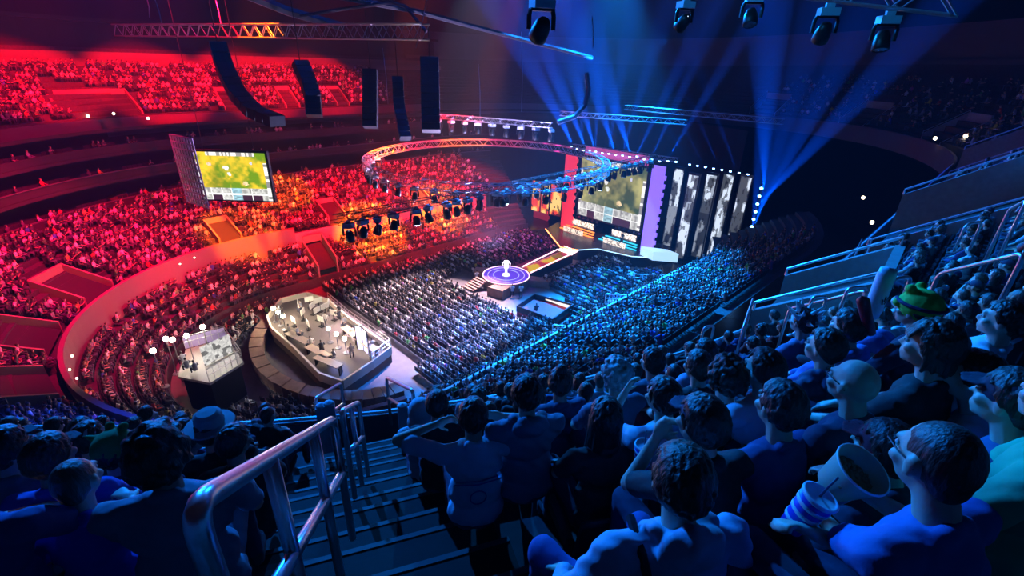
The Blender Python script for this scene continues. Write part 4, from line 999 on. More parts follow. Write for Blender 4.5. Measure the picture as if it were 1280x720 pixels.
def build_person(seed=0, lean=.05, twist=0, head=(0, 0, 0), hands=None, hints=None, curl=(.6, .6), palm=None, sleeve='short', hair='short', hood=False, legs=None, stand=False, girth=1.0, scale=1.0, face=True, collar=True, vox=.009, longhair=False, beard=False, hairvol=1.0):
    R_ = random.Random(seed)
    hip = V3(0, -.02, .50); up = V3(0, math.sin(lean), math.cos(lean)); fw = V3(0, math.cos(lean), -math.sin(lean))
    waist = hip + up * .16; chest = hip + up * .36; nb = hip + up * .52
    Rt = Matrix.Rotation(twist, 3, up); X = Rt @ V3(1, 0, 0); fwd = Rt @ fw
    Rh = Matrix.Rotation(head[0], 3, 'Z') @ Matrix.Rotation(-head[1], 3, 'X') @ Matrix.Rotation(head[2], 3, 'Y')
    hc = nb + up * .064 + V3(0, .02, .0) + Rh @ V3(0, .02, .105)
    def hp(x, y, z): return hc + Rh @ V3(x, y, z)
    sk = []
    # head
    sk += [('e', hp(0, -.012, .015), (.077, .094, .098), Rh), ('e', hp(0, .022, -.045), (.060, .072, .066), Rh), ('e', hp(0, .066, -.092), (.026, .022, .018), Rh), ('c', hp(0, .086, .012), hp(0, .106, -.026), .008, .0115),
           ('c', hp(-.034, .080, .024), hp(.034, .080, .024), .013, .013), ('c', hp(-.018, .088, -.058), hp(.018, .088, -.058), .009, .009), ('c', hp(-.015, .086, -.070), hp(.015, .086, -.070), .009, .009),
           ('e', hp(-.045, .058, -.025), (.024, .026, .022), Rh), ('e', hp(.045, .058, -.025), (.024, .026, .022), Rh)]
    for sx in (-1, 1):
        sk += [('e', hp(sx * .080, -.008, -.012), (.010, .020, .032), Rh), ('e', hp(sx * .086, -.014, .006), (.008, .018, .018), Rh)]
    sk += [('c', hc + Rh @ V3(0, -.02, -.06), nb + up * .0 - fwd * .01, .052, .062)]
    sh = [nb - up * .045 + X * (sx * .175 * girth) for sx in (-1, 1)]
    sk += [('e', chest, (.125 * girth, .08, .14), Matrix((X, fwd, up)).transposed()), ('e', waist, (.125 * girth, .09, .14), None), ('e', hip, (.14 * girth, .1, .1), None), ('c', sh[0] - up * .02, sh[1] - up * .02, .040, .040)]
    lg = legs or [((-.11, .44, .50), (-.12, .42, .08)), ((.11, .44, .50), (.12, .42, .08))]
    thighs = []
    for i, sx in enumerate((-1, 1)):
        h0 = hip + V3(sx * .09, .02, -.01); k = Vector(lg[i][0]); an = Vector(lg[i][1]); thighs.append((h0, k, an))
        sk += [('c', h0, k, .075, .052), ('c', k, an, .050, .034)]
    hands = hands or [(-.12, .34, .60), (.12, .34, .60)]; hints = hints or [(-.8, -.3, -.6), (.8, -.3, -.6)]
    palm = palm or [(0, -.1, -1), (0, -.1, -1)]; arms = []
    for i, sx in enumerate((-1, 1)):
        T = Vector(hands[i]); el, wr = ik(sh[i], T, .285, .25, Vector(hints[i])); arms.append((sh[i], el, wr))
        sk += [('c', sh[i] - up * .012, el, .038, .037), ('c', el, wr, .038, .026)]
        dd = (wr - el).normalized(); sk += hand_prims(wr, dd, Vector(palm[i]), -sx if True else sx, curl[i])
    out = {}
    out['body'] = (blob('body', sk, vox, 3, m=M_SKIN), 'skin')
    # shirt
    Rc = Matrix((X, fwd, up)).transposed()
    tp = [('e', chest + up * .02, (.168 * girth, .118, .17), Rc), ('e', waist, (.158 * girth, .122, .17), None), ('e', hip + V3(0, -.01, .02), (.172 * girth, .135, .11), None), ('c', sh[0] - up * .012, sh[1] - up * .012, .066, .066), ('e', nb - up * .05, (.12, .085, .06), Rc)]
    for i, sx in enumerate((-1, 1)):
        s0, el, wr = arms[i]
        if sleeve == 'short': tp += [('c', s0 - up * .01, s0.lerp(el, .72), .066, .060)]
        else: tp += [('c', s0 - up * .01, el, .066, .056), ('c', el, el.lerp(wr, .93), .054, .042)]
    if collar: tp += [('c', nb - fwd * .05 + up * .02 - X * .035, nb - fwd * .05 + up * .02 + X * .035, .03, .03)]
    if hood:
        tp += [('e', nb - fwd * .085 + up * .01, (.12, .055, .075), Rc), ('c', nb - fwd * .03 + up * .035 - X * .085, nb - fwd * .10 + up * .0 - X * .03, .032, .04), ('c', nb - fwd * .03 + up * .035 + X * .085, nb - fwd * .10 + up * .0 + X * .03, .032, .04),
               ('c', nb + fwd * .06 - up * .03 - X * .08, nb + up * .03 - X * .09, .022, .026), ('c', nb + fwd * .06 - up * .03 + X * .08, nb + up * .03 + X * .09, .022, .026)]
    out['shirt'] = (blob('shirt', tp, max(vox, .010), 4, (.0065 if sleeve == 'short' else .009), M_CLOTH, seed, .8), 'shirt')
    tr = [('e', hip + V3(0, 0, -.03), (.165 * girth, .13, .09), None)]
    for h0, k, an in thighs: tr += [('c', h0, k, .088, .064), ('c', k, k.lerp(an, .9), .062, .050)]
    out['trousers'] = (blob('trousers', tr, .013, 3, .004, M_CLOTH, seed + 3), 'trousers')
    shp = []
    for h0, k, an in thighs:
        f = V3(0, 1, 0) if abs((an - k).normalized().z) > .5 else V3(0, .3, 1)
        shp += [('e', an + f.normalized() * .07 + V3(0, 0, -.035), (.045, .125, .042) if f.z < .5 else (.045, .05, .12), None), ('c', an, an + V3(0, 0, -.04), .045, .045)]
    out['shoes'] = (blob('shoes', shp, .014, 2, 0, M_CLOTH), 'shoes')
    # hair
    hr = []
    def on(dx, dy, dz, f=1.0): return hp(dx * .079 * f, -.012 + dy * .096 * f, .017 + dz * .100 * f)
    if hair not in ('bald',):
        n = {'short': 240, 'buzz': 5, 'curly': 230, 'afro': 420, 'long': 170, 'bob': 170, 'cap': 60}[hair]
        k = 0
        while k < n:
            v = V3(R_.gauss(0, 1), R_.gauss(0, 1), R_.gauss(0, 1)).normalized()
            lim = {'short': -.42, 'buzz': -.35, 'curly': -.45, 'afro': -.55, 'long': -.6, 'bob': -.55, 'cap': -.45}[hair]
            if v.z < lim or (v.y > .30 and v.z < .52) or (abs(v.x) > .55 and v.y > -.15 and v.z < (-.05 if hair not in ('bob', 'long', 'afro') else -.4)): continue
            k += 1
            if hair == 'buzz': continue
            f = {'short': 1.03 + .09 * R_.random(), 'curly': 1.08 + .20 * R_.random(), 'afro': 1.05 + .30 * R_.random(), 'long': 1.05 + .07 * R_.random(), 'bob': 1.07 + .08 * R_.random(), 'cap': 1.0}[hair] * (1 if hairvol == 1 else hairvol)
            p = on(v.x, v.y, v.z, f)
            if hair in ('curly', 'afro'): r_ = .013 + .012 * R_.random(); hr.append(('e', p, (r_, r_, r_), None))
            else:
                tg = (Rh @ V3(-v.x * .2 + R_.gauss(0, .25), -.6 + R_.gauss(0, .2), -.9)); tg = (tg - (Rh @ v) * tg.dot(Rh @ v)).normalized(); hr.append(('c', p - tg * .018, p + tg * .028, .0105, .006))
        hr.append(('e', hp(0, -.026, .034), (.077, .085, .090), Rh))
        if hair == 'buzz': hr.append(('e', hp(0, -.020, .022), (.0795, .0945, .0995), Rh))
        if hair == 'afro': hr.append(('e', hp(0, -.03, .03), (.105, .10, .115), Rh))
        if hair in ('short', 'curly', 'buzz', 'cap'): hr.append(('e', hp(0, -.055, -.03), (.055, .045, .06), Rh))
        if hair in ('long', 'bob'):
            zz = -.22 if hair == 'long' else -.075
            for j in range(46):
                a = math.pi * (j / 45) + math.pi; x, y = math.cos(a) * .083, math.sin(a) * .09 - .01
                if hair == 'bob' and y > -.0: zz2 = zz * .8
                else: zz2 = zz
                hr.append(('c', hp(x, y, .02), hp(x * 1.12 + R_.gauss(0, .004), y * 1.12 + R_.gauss(0, .004), zz2 + R_.gauss(0, .012)), .014, .009))
            if hair == 'bob':
                for j in range(14): x = -.06 + .12 * j / 13; hr.append(('c', hp(x, .066 - abs(x) * .3, .085), hp(x * 1.15, .098 - abs(x) * .45, .035), .012, .008))
    if hair != 'bald':
        out['hair'] = (blob('hair', hr, .0058 if hair != 'afro' else .008, 6 if hair == 'buzz' else 1, 0, M_HAIR), 'hair')
    if beard: out['beard'] = (blob('beard', [('e', hp(0, .05, -.075), (.05, .05, .04), Rh), ('c', hp(-.06, .0, -.05), hp(-.03, .06, -.08), .02, .022), ('c', hp(.06, .0, -.05), hp(.03, .06, -.08), .02, .022)], .008, 2, 0, M_HAIR), 'hair')
    return dict(parts=out, hp=hp, hc=hc.copy(), arms=arms, Rh=Rh, nb=nb.copy(), scale=scale)
def link_person(spec, loc, yaw, label, cols, group=None, s=1.0, name='person', shoes=True):
    r0 = empty(name, loc, yaw, label, 'person', group); r0.scale = (s,) * 3
    for nm, (me, ck) in spec['parts'].items():
        if nm == 'shoes' and not shoes: continue
        o = bpy.data.objects.new(nm, me); C.objects.link(o); o.parent = r0; o.color = (*cols.get(ck, (.03, .03, .03)), 1)
    return r0
def gear(root, name, m_, prims=None, vox=.006, mbx=None, smooth=2, label=None, col=None):
    if prims is not None:
        me = blob(name, prims, vox, smooth, 0, m_); o = bpy.data.objects.new(name, me); C.objects.link(o); o.parent = root
    else: o = mbx.build(name, m_, root)
    if col: o.color = (*col, 1)
    if label: o['label'] = label
    return o
SK = {'p': (.62, .42, .33), 'm': (.45, .28, .2), 'd': (.25, .14, .09)}
HEROES = []   # (x, y) positions used up
def az(deg): return -math.radians(deg)     # yaw of a figure that faces this compass azimuth (0 = straight ahead, + = right)
def hero(u, v, d, body_az, face_az, label, shirt, hair, skin='p', haircol=(.03, .02, .015), trousers=(.03, .04, .09), pitch=.0, roll=0, s=1.0, reach=None, **kw):
    if reach:      # hands go to these places in the hall
        h0 = build_person(seed=1, head=(az(face_az) - az(body_az), pitch, roll), hair='bald', vox=.03, lean=kw.get('lean', .05))['hc']; Rb = Matrix.Rotation(az(body_az), 3, 'Z'); rl = dep(u, v, d) - Rb @ (h0 * s)
        kw['hands'] = [tuple((Rb.transposed() @ (Vector(q_) - rl)) / s) for q_ in reach]
    spec = build_person(seed=int(u + v), head=(az(face_az) - az(body_az), pitch, roll), hair=hair, **kw)
    hpos = dep(u, v, d); off = Matrix.Rotation(az(body_az), 3, 'Z') @ (spec['hc'] * s); root_loc = hpos - off
    r0 = link_person(spec, root_loc, az(body_az), label, {'skin': SK[skin], 'shirt': shirt, 'trousers': trousers, 'hair': haircol, 'shoes': (.05, .05, .06)}, s=s)
    for sx in (-1, 1):
        m = MB().mt(mat('eye_white', (.5, .48, .46), .2)); m.lathe([(.001, -.012), (.008, -.009), (.012, 0), (.008, .009), (.001, .012)], 10, Matrix.Translation(spec['hp'](sx * .031, .0765, .003)))
        m.mt(M_BLACK); m.lathe([(.001, -.005), (.0055, -.003), (.006, 0), (.0055, .003), (.001, .005)], 8, Matrix.Translation(spec['hp'](sx * .031, .0848, .003))); m.build('eye', None, r0)
    HEROES.append((root_loc.x, root_loc.y)); return r0, spec
def cap(root, spec, col, brim=True, back=False, name='cap'):
    hp = spec['hp']; Rh = spec['Rh']; P_ = [('e', hp(0, -.014, .045), (.087, .105, .078), Rh), ('e', hp(0, -.014, .02), (.086, .104, .05), Rh)]
    if brim:
        sg = -1 if back else 1
        for j in range(-4, 5): P_.append(('c', hp(j * .016, sg * .085 - .01, .035), hp(j * .014, sg * (.155 - abs(j) * .006), .02), .007, .006))
    return gear(root, name, M_CLOTH, P_, .006, col=col)
def glasses(root, spec):
    hp = spec['hp']; m = MB()
    for sx in (-1, 1):
        m.tube([hp(sx * .012, .100, .01), hp(sx * .018, .104, .026), hp(sx * .05, .098, .026), hp(sx * .058, .090, .01), hp(sx * .048, .098, -.008), hp(sx * .02, .104, -.006), hp(sx * .012, .100, .01)], .0028, 6)
        m.tube([hp(sx * .058, .090, .014), hp(sx * .082, .03, .012), hp(sx * .086, -.01, .008), hp(sx * .084, -.025, -.008)], .0028, 6)
    m.tube([hp(-.012, .102, .012), hp(0, .108, .015), hp(.012, .102, .012)], .0025, 6)
    gear(root, 'glasses', M_BLACK, mbx=m)

LBL, GRY, WH, BK, NV = (.32, .38, .46), (.16, .17, .19), (.62, .62, .66), (.018, .018, .022), (.03, .05, .13)
r0, sp = hero(203, 567, 1.95, -22, 0, 'person with a big dark curly afro and grey-blue top seated beside the near handrail', (.20, .24, .32), 'afro', 'm', girth=1.28, lean=.12, sleeve='short', pitch=-.1)
r0, sp = hero(97, 600, 2.0, -20, -10, 'child with cropped hair and bright blue shirt beside the person with the afro', (.03, .08, .6), 'buzz', 'p', haircol=(.12, .09, .07), s=.9, lean=.15, hands=[(-.1, .3, .7), (.05, .34, .78)])
r0, sp = hero(64, 570, 2.35, -20, -5, 'person in a blue shirt and dark flat cap, second in from the left edge', (.04, .07, .45), 'short', 'm', lean=.1, hands=[(-.35, .2, .75), (.1, .34, .6)]); cap(r0, sp, (.02, .02, .03))
r0, sp = hero(10, 560, 2.5, -20, -5, 'person in a dark cap at the left edge leaning forward', GRY, 'short', 'p', lean=.25); cap(r0, sp, (.02, .03, .05))
r0, sp = hero(145, 563, 2.8, -22, 0, 'person in a dark green plush hat with small ears, behind the child', (.05, .08, .14), 'short', 'p')
P_ = [('e', sp['hp'](0, -.01, .04), (.1, .115, .10), sp['Rh'])] + [('c', sp['hp'](sx * .08, 0, .08), sp['hp'](sx * .15, 0, .10), .03, .006) for sx in (-1, 1)] + [('e', sp['hp'](sx * .04, .06, .13), (.026, .026, .026), None) for sx in (-1, 1)]
gear(r0, 'plush_hat', M_CLOTH, P_, .008, col=(.03, .22, .04))
r0, sp = hero(112, 547, 3.3, -22, 5, 'person in a pale knitted cap between the flat cap and the green plush hat', GRY, 'short', 'p'); cap(r0, sp, (.35, .38, .42), False)
r0, sp = hero(266, 537, 3.3, -24, 10, 'person in a pale brimmed hat just right of the afro', BK, 'short', 'm')
m = MB(); hp_ = sp['hp']; Mh = Matrix.Translation(hp_(0, -.01, .05)) @ sp['Rh'].to_4x4(); m.lathe([(.001, .115), (.06, .11), (.085, .09), (.092, .02), (.15, .012), (.155, .005), (.15, -.002), (.088, .0)], 24, Mh); gear(r0, 'brimmed_hat', M_CLOTH, mbx=m, col=(.30, .33, .36))
r0, sp = hero(294, 552, 3.1, -24, 14, 'dark haired person with visible ear right of the pale brimmed hat', BK, 'short', 'm')
# the phone held up at the bottom left
r0, sp = hero(-60, 600, 1.7, -15, 20, 'person at the bottom left corner holding out a lit phone', (.06, .1, .3), 'short', 'p', hands=[(-.1, .45, .62), (.22, .42, .55)])
# right of the aisle
r0, sp = hero(850, 600, 1.52, -12, -2, 'man with dark wavy hair in a pale blue hooded jacket, back to the camera', (.34, .44, .62), 'short', 'p', haircol=(.05, .035, .025), hood=True, sleeve='long', lean=.12, girth=1.15, hands=[(-.3, .22, .62), (.25, .3, .6)], legs=[((-.34, .36, .56), (-.30, .42, .1)), ((.14, .44, .5), (.15, .42, .08))], trousers=(.04, .08, .3), pitch=-.05, hairvol=1.04)
HOODR, HOODS = r0, sp
m = MB(); hp_ = sp['arms'][0]; m.tube([sp['nb'] + V3(-.13, .07, .0), sp['nb'] + V3(-.14, -.05, -.02), sp['nb'] + V3(-.13, -.13, -.12), sp['nb'] + V3(.0, -.165, -.25)], .016, 6); gear(r0, 'bag_strap', M_CLOTH, mbx=m, col=(.01, .01, .02))
r0, sp = hero(1168, 575, 1.3, -20, -6, 'man with cropped hair and glasses in a blue T-shirt holding snack tub and drink', (.05, .14, .42), 'buzz', 'p', haircol=(.05, .04, .035), lean=.16, girth=1.12, pitch=.12, reach=[dep(1012, 636, 1.98), dep(1020, 668, 1.5)], hints=[(-.9, -.2, -.6), (.3, -.2, -1)], curl=(.9, .9), palm=[(.9, .3, .2), (-.9, .3, .1)])
glasses(r0, sp); m = MB(); wr = sp['arms'][0][2]; el = sp['arms'][0][1]; d_ = (wr - el).normalized(); m.tube([wr - d_ * .035, wr - d_ * .012], .031, 14); gear(r0, 'wristband', M_CLOTH, mbx=m, col=(.4, .03, .04)); MANR, MANS = r0, sp
r0, sp = hero(1066, 478, 2.15, -25, -22, 'bald man with glasses in a dark top, beyond the man holding the snack tub', (.04, .05, .1), 'bald', 'p', lean=.1); glasses(r0, sp)
r0, sp = hero(1163, 432, 2.15, -30, -38, 'boy with a straight brown bob haircut and black shirt, face in profile', BK, 'bob', 'p', haircol=(.06, .035, .025), lean=.02)
r0, sp = hero(876, 528, 1.95, -20, -25, 'person in a dark cap, chin on both hands, just beyond the hooded jacket', BK, 'short', 'p', lean=.3, hands=[(-.09, .33, .98), (.0, .35, .96)], hints=[(-.4, .2, -1), (.4, .2, -1)], palm=[(.3, -.6, .6), (-.3, -.6, .6)], curl=(1.0, 1.0)); cap(r0, sp, (.03, .04, .09), True)
r0, sp = hero(974, 508, 2.1, -22, -14, 'person with short dark hair and bare ear, left of the bald man', (.05, .08, .22), 'short', 'p', haircol=(.04, .03, .03), lean=.1)
r0, sp = hero(907, 472, 2.75, -20, -5, 'person with thick curly brown hair in a black shirt', BK, 'curly', 'p', haircol=(.07, .045, .03))
r0, sp = hero(828, 496, 2.75, -18, -30, 'person in a white T-shirt raising one hand to the mouth', (.6, .55, .68), 'short', 'p', lean=.12, hands=[(-.11, .31, 1.06), (.1, .34, .62)], hints=[(-.5, .1, -1), (.8, -.3, -.6)], palm=[(.6, -.6, .2), (0, 0, -1)])
r0, sp = hero(872, 458, 3.4, -20, -20, 'person with cropped dark hair and black shirt, in front of the curly hair', BK, 'short', 'p', haircol=(.03, .025, .02))
r0, sp = hero(881, 440, 4.1, -22, -14, 'person in a pale blue collared shirt beyond the cropped black-shirted one', (.28, .4, .6), 'short', 'm')
r0, sp = hero(659, 492, 3.0, -16, 5, 'person with dense upright dark hair in a grey hooded top', (.14, .18, .27), 'short', 'm', hood=True, sleeve='long', girth=1.15, hairvol=1.06, haircol=(.015, .012, .012))
r0, sp = hero(592, 520, 2.95, -14, 4, 'person in a pale printed T-shirt with elbows raised, first seat right of the stairs', (.40, .48, .62), 'short', 'm', girth=1.12, hands=[(-.22, .16, 1.08), (.22, .2, 1.04)], hints=[(-1, -.1, .1), (1, -.1, .1)], palm=[(1, 0, 0), (-1, 0, 0)], lean=.08)
m = MB(); 
for k, (zz_, ww) in enumerate(((.36, .13), (.335, .15))): m.tube([V3(-ww + i_ * ww / 6, -.142 - .004 * math.cos((i_ - 6) / 4) + abs(i_ - 6) * .0035, .50 + zz_) for i_ in range(13)], .0045, 5)
m.tube([V3(.05 * math.cos(a_ / 3), -.139, .50 + .22 + .055 * math.sin(a_ / 3)) for a_ in range(20)], .004, 5); gear(r0, 'shirt_print', M_CLOTH, mbx=m, col=(.06, .09, .3))
r0, sp = hero(547, 505, 3.9, -16, 5, 'person in a black jacket slouched beside the stairs, seen over the printed T-shirt', BK, 'short', 'm', sleeve='long', lean=.1, girth=1.1)
r0, sp = hero(527, 512, 4.6, -16, 5, 'person wearing a big pale hood next to the black jacket', (.45, .55, .65), 'cap', 'p', hood=True, sleeve='long')
gear(r0, 'raised_hood', M_CLOTH, [('e', sp['hp'](0, -.04, .01), (.12, .12, .15), sp['Rh']), ('e', sp['hp'](0, -.06, -.1), (.13, .11, .1), sp['Rh'])], .01, col=(.5, .6, .7))
r0, sp = hero(757, 522, 2.7, -18, 0, 'person with long dark straight hair between the grey hooded top and the white T-shirt', (.08, .03, .04), 'long', 'p', haircol=(.025, .02, .02))
r0, sp = hero(700, 478, 3.7, -18, 0, 'person with a tied-up bun of dark hair right of the grey hooded top', (.05, .07, .15), 'short', 'm'); gear(r0, 'hair_bun', M_HAIR, [('e', sp['hp'](0, -.03, .14), (.045, .045, .045), None)], .008, col=(.02, .02, .02))
r0, sp = hero(1059, 408, 3.1, -26, -20, 'person with dark hair in a blue plaid shirt', (.10, .2, .55), 'short', 'p', sleeve='long')
r0, sp = hero(1030, 434, 2.9, -26, -30, 'person in a dark top with a pale patch, in front of the plaid shirt', (.04, .05, .11), 'short', 'p', sleeve='long', hood=True, girth=1.1)
r0, sp = hero(953, 462, 2.6, -24, -28, 'person in a white top with dark hair left of the dark hooded top', (.6, .62, .72), 'short', 'p')
r0, sp = hero(1146, 388, 2.9, -30, -25, 'person in a bright green plush hat with a dark strap', (.04, .05, .1), 'short', 'p', lean=.1)
gear(r0, 'plush_hat', M_CLOTH, [('e', sp['hp'](0, -.01, .04), (.105, .12, .10), sp['Rh']), ('c', sp['hp'](-.06, .08, .03), sp['hp'](.06, .08, .03), .03, .03)] + [('e', sp['hp'](sx * .05, .05, .13), (.03, .03, .03), None) for sx in (-1, 1)], .008, col=(.12, .55, .06))
m = MB(); m.tube([sp['hp'](.108 * math.cos(a_ * math.pi / 8), -.01 + .123 * math.sin(a_ * math.pi / 8), .05) for a_ in range(17)], .011, 6); gear(r0, 'hat_strap', M_CLOTH, mbx=m, col=(.02, .02, .08))
r0, sp = hero(1003, 402, 4.2, -28, -20, 'person in a spiky white headdress near the pale parapet', (.1, .15, .3), 'short', 'p')
P_ = [('e', sp['hp'](0, -.01, .03), (.09, .11, .09), sp['Rh'])]
for k in range(16): a_ = k * 2.4; zz_ = .2 + .8 * hsh(k, 4); v_ = V3(math.cos(a_) * (1 - zz_ * .6), math.sin(a_) * (1 - zz_ * .6), zz_).normalized(); P_.append(('c', sp['hp'](*(v_ * .08)), sp['hp'](*(v_ * (.19 + .05 * hsh(k, 9)))), .028, .004))
gear(r0, 'spiky_headdress', M_CLOTH, P_, .008, col=(.65, .75, .7))
r0, sp = hero(1262, 500, 1.75, -30, -25, 'person in a dark panelled cap low at the right edge', (.05, .08, .2), 'short', 'p', lean=.2); cap(r0, sp, (.02, .02, .045), True)
r0, sp = hero(1335, 500, 1.4, -30, -10, 'person in a green T-shirt cut by the right edge', (.03, .45, .22), 'short', 'p', hands=[(-.3, .35, .72), (.1, .34, .62)])
r0, sp = hero(1212, 470, 2.1, -34, -40, 'person in a white top bending forward, right of the boy with the bob', (.65, .66, .7), 'short', 'p', lean=.45)
r0, sp = hero(1252, 400, 2.9, -36, -40, 'person lying back with knees raised in blue jeans and a white top at the right', (.5, .6, .7), 'short', 'p', lean=-.3, legs=[((-.10, .36, .78), (-.12, .62, .45)), ((.10, .38, .74), (.12, .66, .42))], trousers=(.03, .06, .22))
r0, sp = hero(1105, 562, 1.75, -25, -30, 'person in a dark red cap half hidden by the man with glasses', (.03, .03, .06), 'short', 'p', lean=.3, s=.95); cap(r0, sp, (.22, .02, .04), True)
r0, sp = hero(770, 470, 3.3, -20, -12, 'person with pale wavy hair between the bun and the cropped black-shirted one', (.1, .12, .2), 'curly', 'p', haircol=(.35, .4, .4))
r0, sp = hero(815, 452, 3.9, -20, -20, 'person with dark hair glancing left behind the raised hand', (.06, .08, .14), 'short', 'p')
# ------------------------------------------------------------------ drinks, snacks, phone
def cup(p, rz, label, s=1.0, tilt=(0, 0)):
    r_ = empty('drink_cup', p, rz, label, 'cup'); r_.rotation_euler = (tilt[0], tilt[1], rz); r_.scale = (s,) * 3
    m = MB(); m.lathe([(.001, 0), (.034, 0), (.049, .15), (.047, .15), (.033, .01)], 28); m.build('cup_body', mat('cup_print_blue', (.03, .06, .6), .35), r_, True)
    for z_ in (.045, .085, .12):
        m = MB(); rr = .034 + .1 * z_; m.lathe([(rr + .0006, z_ - .007), (rr + .0022, z_ - .007), (rr + .0028, z_ + .006), (rr + .001, z_ + .006)], 28); m.build('printed_stripe', mat('cup_stripe', (.75, .78, .9), .4), r_, True)
    m = MB(); m.lathe([(.051, .146), (.053, .15), (.053, .157), (.046, .160), (.044, .154), (.001, .154)], 28); m.build('lid', mat('cup_lid', (.6, .65, .8), .25), r_, True)
    m = MB(); m.tube([(0, 0, .12), (0, .004, .20), (.012, .01, .235)], .0035, 8); m.build('straw', mat('straw_dark', (.05, .05, .12), .4), r_, True); return r_
cup(dep(988, 658, 1.58), .2, 'blue and white striped drink cup with lid and straw held by the man with glasses', 1.05, (.15, .25))
cup(dep(801, 585, 2.5), 1, 'blue and white drink cup standing just beyond the hooded jacket', 1.0)
p = dep(1042, 606, 1.66); r_ = empty('snack_tub', p, 0, 'open paper snack tub held by the man with glasses', 'tub'); r_.rotation_euler = (.35, .25, 0)
m = MB(); m.lathe([(.001, 0), (.058, 0), (.084, .13), (.087, .134), (.083, .136), (.056, .008), (.001, .008)], 36); m.build('tub_body', mat('tub_paper', (.42, .5, .38), .5), r_, True)
m = MB(); m.lathe([(.0842, .128), (.089, .131), (.0885, .137), (.0835, .137)], 36); m.build('rim', mat('tub_rim', (.7, .72, .7), .4), r_, True)
m = MB()
for k in range(90):
    a_ = k * 2.4; rr = .066 * math.sqrt((k + .5) / 90); m.lathe([(.0005, -.008), (.009, -.003), (.010, .004), (.0005, .010)], 7, Matrix.Translation((rr * math.cos(a_), rr * math.sin(a_), .07 + .012 * hsh(k, 5))) @ Euler((hsh(k, 1) * 3, hsh(k, 2) * 3, 0)).to_matrix().to_4x4())
o = m.build('popcorn', mat('popcorn', (.35, .2, .1), .8), r_, True); o['kind'] = 'stuff'
r_ = empty('phone', dep(8, 697, 2.3), .5, 'phone with a pale lit screen held at the bottom left', 'phone'); r_.rotation_euler = (.9, .1, .3)
m = MB(); m.box((0, 0, 0), (.075, .15, .009)); m.build('case', M_BLACK, r_); m = MB(); m.box((0, 0, .0052), (.067, .135, .001)); m.build('screen', glow('phone_screen', (1, .75, .55), 1.2), r_)
r_ = empty('noise_stick', dep(1088, 395, 3.2), .3, 'white inflatable noise stick with dark marks held upright', 'noise stick')
m = MB(); m.lathe([(.002, -.02), (.045, .0), (.052, .05), (.052, .30), (.046, .34), (.002, .35)], 14); m.build('tube', mat('stick_white', (.5, .62, .75), .4), r_, True)
m = MB()
for k in range(4): m.box((-.02 + .013 * k, -.052, .13 + .02 * (k % 2)), (.006, .006, .04), (0, .3 * (k - 1), 0))
m.build('printed_mark', M_BLACK, r_)
r_ = empty('red_noise_stick', dep(1087, 412, 3.0), .3, 'dark red noise stick leaning beside the white one', 'noise stick'); r_.rotation_euler = (.2, -.6, 0)
m = MB(); m.lathe([(.002, -.05), (.03, -.03), (.035, .28), (.002, .32)], 12); m.build('tube', mat('stick_red', (.5, .03, .05), .4), r_, True)
# ------------------------------------------------------------------ shared figures for the rest of the near rows
print('templates')
T_ = [
 dict(seed=1, hair='short', head=(0, 0, 0)), dict(seed=2, hair='short', sleeve='long', lean=.3, hands=[(-.08, .42, .62), (.08, .42, .62)], head=(.25, .25, 0)),
 dict(seed=3, hair='curly', lean=.0, head=(-.3, .05, 0), hands=[(-.1, .28, .66), (.12, .3, .6)]), dict(seed=4, hair='long', lean=.08, head=(.1, 0, .08), hands=[(-.05, .3, .7), (.04, .32, .7)]),
 dict(seed=5, hair='short', lean=.25, head=(.2, .1, 0), hands=[(-.06, .30, 1.0), (.12, .34, .62)], hints=[(-.4, .1, -1), (.8, -.3, -.6)], palm=[(.4, -.7, .2), (0, 0, -1)]),
 dict(seed=6, hair='buzz', sleeve='short', girth=1.15, head=(-.1, 0, 0)), dict(seed=7, hair='bob', lean=.1, head=(.3, 0, 0)),
 dict(seed=8, hair='short', sleeve='long', hood=True, lean=.12, head=(0, .1, -.1)), dict(seed=9, hair='cap', lean=.05, head=(.1, .05, 0)),
 dict(seed=10, hair='short', lean=-.06, head=(-.2, -.05, 0), hands=[(.05, .24, .72), (-.06, .27, .7)], girth=1.05),
]
TP = []
for i, kw in enumerate(T_):
    sp = build_person(vox=.011, **kw)
    TP.append(sp)
HAIRN = ['short dark hair', 'short hair', 'curly hair', 'long hair', 'hand at chin', 'cropped hair', 'bobbed hair', 'hooded top', 'dark cap', 'folded arms']
def near_ok(x, y, z):
    for hx, hy in HEROES:
        if (hx - x) ** 2 + (hy - y) ** 2 < .46 ** 2: return False
    return True
cand = []; FAR = []
for sp_ in SPOTS:
    x, y, z, yw, wh = sp_
    if wh == 'upper':
        q_ = proj((x, y, z + 1.15)); dist = math.sqrt(x * x + y * y + (z + 1.1 - H) ** 2)
        if dist < 30 and y > -8:
            if dist < 1.75 or not near_ok(x, y, z): continue
            if dist < 3.2 and q_ is not None and 560 < q_[0] < 740 and q_[1] > 560: continue
            # is it in the picture?
            if q_ is not None and -20 < q_[0] < 1300 and 60 < q_[1] < 760: cand.append((dist, sp_)); continue
            if dist < 8: continue
    FAR.append(sp_)
cand.sort(key=lambda c: c[0])
N_IND = 300 - len(HEROES)
FAR += [c[1] for c in cand[N_IND:]]
print('heroes', len(HEROES), 'candidates', len(cand), 'last individual at', cand[min(N_IND, len(cand)) - 1][0])
COLN = [('black', (.02, .02, .025)), ('navy', (.02, .04, .14)), ('grey', (.16, .17, .19)), ('pale', (.45, .48, .55)), ('white', (.7, .7, .74)), ('red', (.35, .03, .03)), ('dark green', (.02, .12, .05))]
HATS = {}
